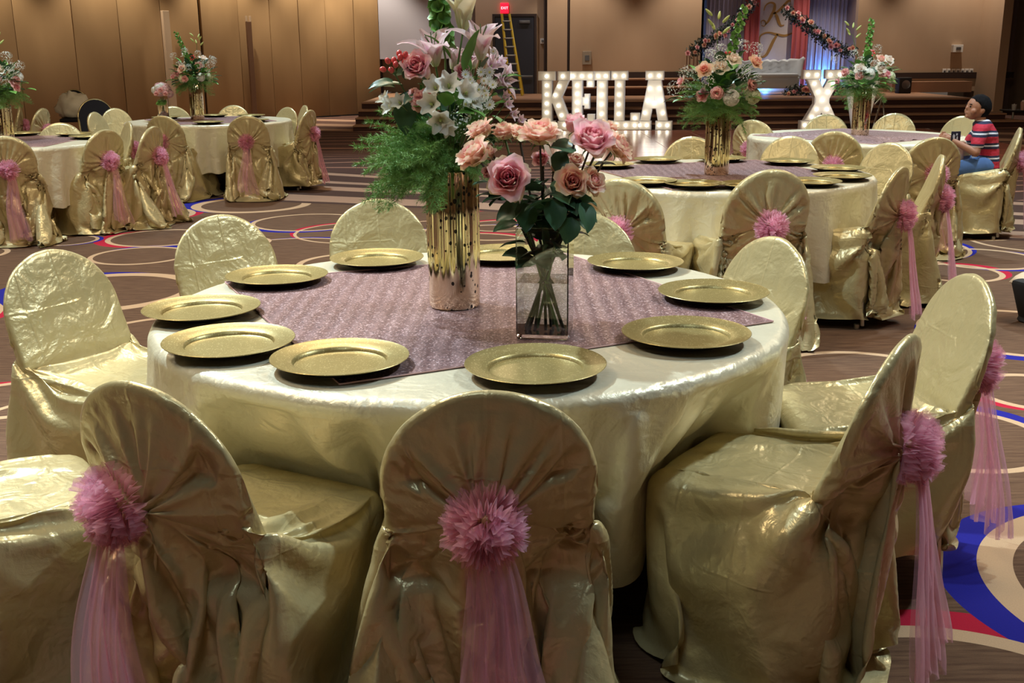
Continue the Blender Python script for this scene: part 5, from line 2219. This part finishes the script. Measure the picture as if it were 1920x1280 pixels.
e = empty('side_table', gz(1912, 228, 0))
e.location.z = 0
tag(e, 'small dark side table with party items at the right picture edge', 'table')
zt = gy(1905, 206, e.location.y).z
b = MB()
b.box((-.32, -.3, zt - .03), (.6, .3, zt), .008)
b.build('tabletop', M_dark, e, smooth=False)
for x, y in ((-.28, -.26), (.56, -.26), (-.28, .26), (.56, .26)):
    b = MB()
    b.tube([(x, y, 0), (x, y, zt - .03)], .02, 6)
    b.build('leg', M_chrome, e)
x0, y0 = e.location.x, e.location.y
for k, (dx, hh, c, lab, nm, ct) in enumerate(((-.2, .12, (196, 190, 186), 'small white cup at the left of the dark side table', 'cup', 'cup'), (-.02, .17, (214, 168, 150), 'small pale pink figurine on the dark side table', 'figurine', 'figurine'))):
    t = empty(nm, (x0 + dx, y0 - .1, zt))
    b = MB()
    b.lathe([(0, 0), (.035, 0), (.045, hh * .5), (.05, hh), (.045, hh), (.04, hh * .5), (0, .01)], 16)
    b.build('body', mat(nm + '_glaze', lin(c), .4), t)
    b = MB()
    b.sphere((0, 0, hh * 1.0), .035 if k else .012, 10, 8)
    b.build('head' if k else 'straw', mat(nm + '_top', lin((236, 220, 210)), .5), t)
    tag(t, lab, ct)

p = gz(1956, 604, 0)
e = empty('tote_bag', (p.x, p.y, 0), R(20))
tag(e, 'black bag with a pale flap on the carpet at the right picture edge', 'bag')
b = MB()
b.box((-.14, -.09, 0), (.16, .09, .25), .03)
g = b.bm.verts
for v in g:
    v.co.x *= 1 + .25 * (1 - v.co.z / .25) * (v.co.x > 0)
    v.co.x += .05 * math.sin(v.co.z * 20)
b.build('bag_body', mat('black_fabric', lin((18, 16, 18)), .8), e)
V, F = [], []
for i in range(9):
    for j in range(7):
        u, v = i / 8, j / 6
        V.append((-.17 + .34 * u, -.11 + .22 * v, .266 + .012 * math.sin(u * 7 + v * 5) - .03 * (abs(u - .5) * 2) ** 6))
for i in range(8):
    for j in range(6):
        a = i * 7 + j
        F.append((a, a + 7, a + 8, a + 1))
o = link('flap', mesh('flap', V, F, True, (mat('beige_fabric', lin((206, 184, 156)), .7),)), e)
md = o.modifiers.new('t', 'SOLIDIFY')
md.thickness = .008

# bare black banquet chair and the heap of unused covers
p = gz(182, 182, .93) * .93
M_navy = mat('black_velvet', lin((20, 18, 26)), .85)
M_gframe = mat('gold_chair_frame', lin((190, 170, 120)), .3, .8)


def bare_chair(x, y, deg, lab):
    e = empty('bare_chair', (x, y, 0), R(deg) - PI / 2)
    tag(e, lab, 'chair')
    pts = [(-.21, -.2, .45)] + [(-.22 * math.cos(a), -.22 - .05 * math.sin(a), .68 + .25 * math.sin(a)) for a in [PI * i / 16 for i in range(17)]] + [(.21, -.2, .45)]
    b = MB()
    b.tube(pts, .014, 8)
    b.build('back_frame', M_gframe, e)
    b = MB()
    b.prism([(px_, pz) for px_, _, pz in pts], -.25, -.21)
    b.build('backrest', M_navy, e)
    b = MB()
    b.box((-.21, -.2, .43), (.21, .22, .49), .02)
    b.build('seat', M_navy, e)
    for x_, y_, ty in ((-.2, -.2, -.3), (.2, -.2, -.3), (-.2, .2, .24), (.2, .2, .24)):
        b = MB()
        b.tube([(x_, y_, .44), (x_, ty, 0)], .013, 6)
        b.build('leg', M_gframe, e)
    return e


bare_chair(p.x, p.y, -60, 'bare black round-backed chair with gold rim by the partition')
p = gz(140, 222, .50)
p = Vector((p.x, p.y, 0)) * 1.02
bc_ = bare_chair(p.x, p.y, -75, 'dark chair under the heap of unused cream covers')
V, F = [], []
nr_, ns_ = 12, 28
for j in range(nr_ + 1):
    for i in range(ns_):
        th_, ph = PI * j / nr_, 2 * PI * i / ns_
        d = Vector((math.sin(th_) * math.cos(ph), math.sin(th_) * math.sin(ph), math.cos(th_)))
        r2 = 1 + .38 * noise.noise(d * 2.1 + Vector((3, 1, 2))) + .10 * noise.noise(d * 6)
        V.append((d.x * .25 * r2, d.y * .18 * r2, max(-.13, d.z * .20 * r2)))
for j in range(nr_):
    for i in range(ns_):
        a, c = j * ns_ + i, j * ns_ + (i + 1) % ns_
        F.append((a, a + ns_, c + ns_, c))
o = link('cover_heap', mesh('cover_heap', V, F, True, (mat('cream_cloth', lin((244, 236, 212)), .55),)), None, (p.x, p.y, .66), (0, 0, 0), (1.05, 1.1, 1.2))
tag(o, 'crumpled heap of cream chair covers left of the bare black chair', 'cloth heap')

# ------------------------------------------------------------------ the boy
def chain_mesh(joints, bones):
    """overlapping ellipsoids swept along each bone; fused into one skin afterwards"""
    b = MB()
    for p_, q_ in bones:
        (c0, r0), (c1, r1) = joints[p_], joints[q_]
        c0, c1 = Vector(c0), Vector(c1)
        r0 = r0 if isinstance(r0, tuple) else (r0, r0)
        r1 = r1 if isinstance(r1, tuple) else (r1, r1)
        n = max(2, int((c1 - c0).length / (min(min(r0), min(r1)) * .35)))
        for i in range(n + 1):
            t = i / n
            rx, ry = r0[0] + (r1[0] - r0[0]) * t, r0[1] + (r1[1] - r0[1]) * t
            b.sphere(c0.lerp(c1, t), 1., 12, 8, (rx if rx == ry else ry * 1.0, rx, min(rx, ry)))
    return b.me('chain', None)


def fuse(meshes, voxel, name, m, smooth_it=4):
    bm = bmesh.new()
    for me in meshes:
        bm.from_mesh(me)
    me = bpy.data.meshes.new(name)
    bm.to_mesh(me)
    bm.free()
    o = bpy.data.objects.new(name, me)
    COL.objects.link(o)
    md = o.modifiers.new('r', 'REMESH')
    md.mode = 'VOXEL'
    md.voxel_size = voxel
    md.use_smooth_shade = True
    s = o.modifiers.new('s', 'SMOOTH')
    s.iterations = smooth_it
    s.factor = .5
    out = bpy.data.meshes.new_from_object(o.evaluated_get(bpy.context.evaluated_depsgraph_get()))
    out.name = name
    out.materials.clear()
    out.materials.append(m)
    bpy.data.objects.remove(o)
    return out


M_skin = mat('skin', lin((150, 104, 80)), .55, 0, .4, Subsurface_Weight=.1)
M_hair = mat('black_hair', lin((14, 12, 15)), .9, 0, .15)
N = NT(M_hair)
N.link(N.bump(N.noise(N.coord('Object', scale=(1, 1, .25)), 90, 3).outputs[0], .8, .006), 'Normal')
M_shirt = mat('striped_polo', lin((176, 30, 54)), .8)
N = NT(M_shirt)
z = N.n('ShaderNodeSeparateXYZ', None, Vector=N.coord('Object')).outputs[2]
z = N.math('ADD', z, N.math('MULTIPLY', N.noise(N.coord('Object'), 7, 1).outputs[0], .012))
t = N.math('DIVIDE', N.math('MODULO', N.math('ADD', z, 1.0), .098), .098)
nd = N.n('ShaderNodeValToRGB', None, Fac=t)
nd.color_ramp.interpolation = 'CONSTANT'
el = nd.color_ramp.elements
stops = [(0, (178, 32, 56)), (.42, (28, 30, 62)), (.62, (214, 216, 226)), (.74, (28, 30, 62)), (.90, (178, 32, 56))]
while len(el) < len(stops):
    el.new(.5)
for e_, (p_, c_) in zip(el, stops):
    e_.position = p_
    e_.color = lin(c_)
N.link(nd.outputs[0], 'Base Color')
N.link(N.bump(N.noise(N.coord('Object'), 22, 3).outputs[0], .5, .02), 'Normal')
M_navyc = mat('navy_collar', lin((26, 28, 56)), .8)
M_jeans = mat('blue_jeans', lin((70, 104, 158)), .85)

bp = boy_chair.location
boy = empty('person', (bp.x, bp.y, .50))
tag(boy, 'boy in a red and navy striped polo sitting sideways at the far right table', 'person')
# local frame: x right, y away from the camera, z above the seat
J = {
    'pelvis': ((.06, -.03, .09), (.105, .085)), 'waist': ((.05, -.02, .20), (.10, .08)), 'chest': ((.03, -.02, .31), (.115, .085)), 'upper': ((.01, -.02, .375), (.085, .065)), 'neck': ((-.015, -.02, .43), .042), 'skull': ((-.035, -.015, .49), .045),
    'sh_l': ((-.045, -.115, .355), .045), 'el_l': ((-.10, -.19, .19), .033), 'wr_l': ((-.24, -.10, .27), .024), 'pa_l': ((-.275, -.07, .295), .026),
    'sh_r': ((.06, .10, .36), .045), 'el_r': ((-.03, .20, .20), .033), 'wr_r': ((-.20, .12, .29), .024), 'pa_r': ((-.25, .07, .30), .026),
    'hip_l': ((.0, -.10, .07), .075), 'kn_l': ((-.28, -.10, .04), .055), 'an_l': ((-.30, -.09, -.33), .035), 'foot_l': ((-.40, -.08, -.44), .028),
    'hip_r': ((.04, .07, .07), .075), 'kn_r': ((-.25, .16, .04), .055), 'an_r': ((-.26, .17, -.33), .035), 'foot_r': ((-.36, .20, -.44), .028),
}
BN = [('pelvis', 'waist'), ('waist', 'chest'), ('chest', 'upper'), ('upper', 'neck'), ('neck', 'skull'), ('upper', 'sh_l'), ('sh_l', 'el_l'), ('el_l', 'wr_l'), ('wr_l', 'pa_l'),
      ('upper', 'sh_r'), ('sh_r', 'el_r'), ('el_r', 'wr_r'), ('wr_r', 'pa_r'), ('pelvis', 'hip_l'), ('hip_l', 'kn_l'), ('kn_l', 'an_l'), ('an_l', 'foot_l'), ('pelvis', 'hip_r'), ('hip_r', 'kn_r'), ('kn_r', 'an_r'), ('an_r', 'foot_r')]
parts = [chain_mesh(J, BN)]
for s, hand in ((-1, 'pa_l'), (1, 'pa_r')):
    c = Vector(J[hand][0])
    for k in range(4):
        o_ = (k - 1.5) * .013
        L = (.030, .036, .034, .027)[k]
        fj = {'a': (c + Vector((-.008, o_ * .5, o_)), .009), 'b': (c + Vector((-.008 - L * .8, o_ * .3 - s * .004, o_ * 1.1 + .004)), .0075), 'c': (c + Vector((-.012 - L * 1.2, -s * .016, o_ * 1.1)), .0065), 'd': (c + Vector((-.002 - L * .9, -s * .030, o_)), .0055)}
        parts.append(chain_mesh(fj, [('a', 'b'), ('b', 'c'), ('c', 'd')]))
    tj = {'a': (c + Vector((.0, -s * .008, .014)), .010), 'b': (c + Vector((-.016, -s * .022, .034)), .008), 'c': (c + Vector((-.036, -s * .026, .036)), .0065)}
    parts.append(chain_mesh(tj, [('a', 'b'), ('b', 'c')]))
# head turned to the left and bowed over the table
HC = Vector((-.045, -.015, .525))
Hm = Matrix.Translation(HC) @ Euler((0, 0, R(96))).to_matrix().to_4x4() @ Euler((R(14), 0, 0)).to_matrix().to_4x4()
b = MB()
b.sphere((0, .004, .006), .088, 20, 14, (.84, 1.0, 1.04))
b.sphere((0, .030, -.045), .055, 14, 10, (.92, 1.0, .95))
b.sphere((0, .088, -.018), .014, 8, 6, (.8, 1.1, 1.3))
b.sphere((0, .080, -.052), .016, 8, 6, (1.3, .7, .6))
b.sphere((0, .070, -.080), .018, 8, 6, (1.1, .8, .8))
for s in (-1, 1):
    b.sphere((s * .075, -.008, -.016), .020, 8, 8, (.45, .9, 1.25))
    b.sphere((s * .045, .052, -.035), .026, 8, 6)
hm = b.me('head', None)
hm.transform(Hm)
parts.append(hm)
link('body', fuse(parts, .0045, 'body', M_skin, 3), boy)
b = MB()
b.sphere((0, -.010, .016), .093, 28, 20, (.88, 1.02, 1.04))
for v in list(b.bm.verts):
    if v.co.z < -.012 - .055 * (v.co.y < -.02) + max(0, v.co.y) * .95:
        v.co = v.co * .80
    else:
        v.co *= 1 + .045 * noise.noise(v.co * 45)
hb = b.me('hair', M_hair)
hb.transform(Hm)
link('hair', hb, boy)
for s in (-1, 1):
    b = MB()
    b.sphere((s * .030, .079, -.004), .0085, 8, 6)
    e_ = b.me('eyeball', mat('eyeball_dark', lin((30, 22, 20)), .2))
    e_.transform(Hm)
    link('eyeball', e_, boy)
    b = MB()
    b.box((s * .030 - .014, .078, .012), (s * .030 + .014, .090, .017), .002)
    e_ = b.me('eyebrow', M_hair)
    e_.transform(Hm)
    link('eyebrow', e_, boy)
SJ = {
    'pelvis': ((.06, -.03, .06), (.125, .105)), 'waist': ((.05, -.02, .18), (.122, .102)), 'chest': ((.03, -.02, .30), (.132, .100)), 'upper': ((.01, -.02, .37), (.098, .078)), 'neck': ((-.008, -.02, .405), .056),
    'sh_l': ((-.045, -.115, .355), .060), 'el_l': ((-.082, -.163, .25), .052), 'sh_r': ((.06, .10, .36), .060), 'el_r': ((.005, .165, .26), .052),
}
sm = fuse([chain_mesh(SJ, [('pelvis', 'waist'), ('waist', 'chest'), ('chest', 'upper'), ('upper', 'neck'), ('upper', 'sh_l'), ('sh_l', 'el_l'), ('upper', 'sh_r'), ('sh_r', 'el_r')])], .008, 'polo_shirt', M_shirt, 4)
link('polo_shirt', sm, boy)
b = MB()
b.lathe([(.050, 0), (.060, .010), (.058, .026), (.050, .034), (.048, .03), (.052, .01)], 20)
cm = b.me('collar', M_navyc)
cm.transform(Matrix.Translation((-.010, -.02, .392)) @ Euler((R(6), R(-14), 0)).to_matrix().to_4x4())
link('collar', cm, boy)
PJ = {'pelvis': ((.06, -.03, .07), (.115, .092)), 'hip_l': ((.0, -.10, .07), .086), 'kn_l': ((-.28, -.10, .04), .066), 'an_l': ((-.30, -.09, -.30), .052), 'hip_r': ((.04, .07, .07), .086), 'kn_r': ((-.25, .16, .04), .066), 'an_r': ((-.26, .17, -.30), .052)}
link('jeans', fuse([chain_mesh(PJ, [('pelvis', 'hip_l'), ('hip_l', 'kn_l'), ('kn_l', 'an_l'), ('pelvis', 'hip_r'), ('hip_r', 'kn_r'), ('kn_r', 'an_r')])], .010, 'jeans', M_jeans, 3), boy)
for k, (x, y) in enumerate(((-.37, -.085), (-.33, .185))):
    b = MB()
    b.sphere((0, 0, 0), .05, 12, 8, (1.9, .85, .75))
    link('shoe', b.me('shoe', M_dark), boy, (x, y, -.455))

# phone he is looking at
pp = gy(1792, 256, bp.y - .10)
ph = empty('phone', (pp.x, pp.y, pp.z - .04), R(8))
tag(ph, 'phone in a dark patterned case held by the boy', 'phone')
b = MB()
b.box((-.040, -.006, 0), (.040, .006, .082), .005)
b.build('phone_case', mat('phone_case', lin((28, 26, 44)), .4), ph)
M_pat = mat('case_print', lin((186, 190, 206)), .5)
b = MB()
b.prism([(-.026, .022), (-.012, .020), (-.010, .048), (-.022, .062), (-.030, .046)], -.0075, -.006)
b.prism([(.002, .020), (.016, .018), (.014, .040), (.006, .044)], -.0075, -.006)
b.prism([(-.004, .050), (.010, .048), (.012, .064), (.0, .068)], -.0075, -.006)
o = b.build('case_print', M_pat, ph, smooth=False)
o['kind'] = 'stuff'
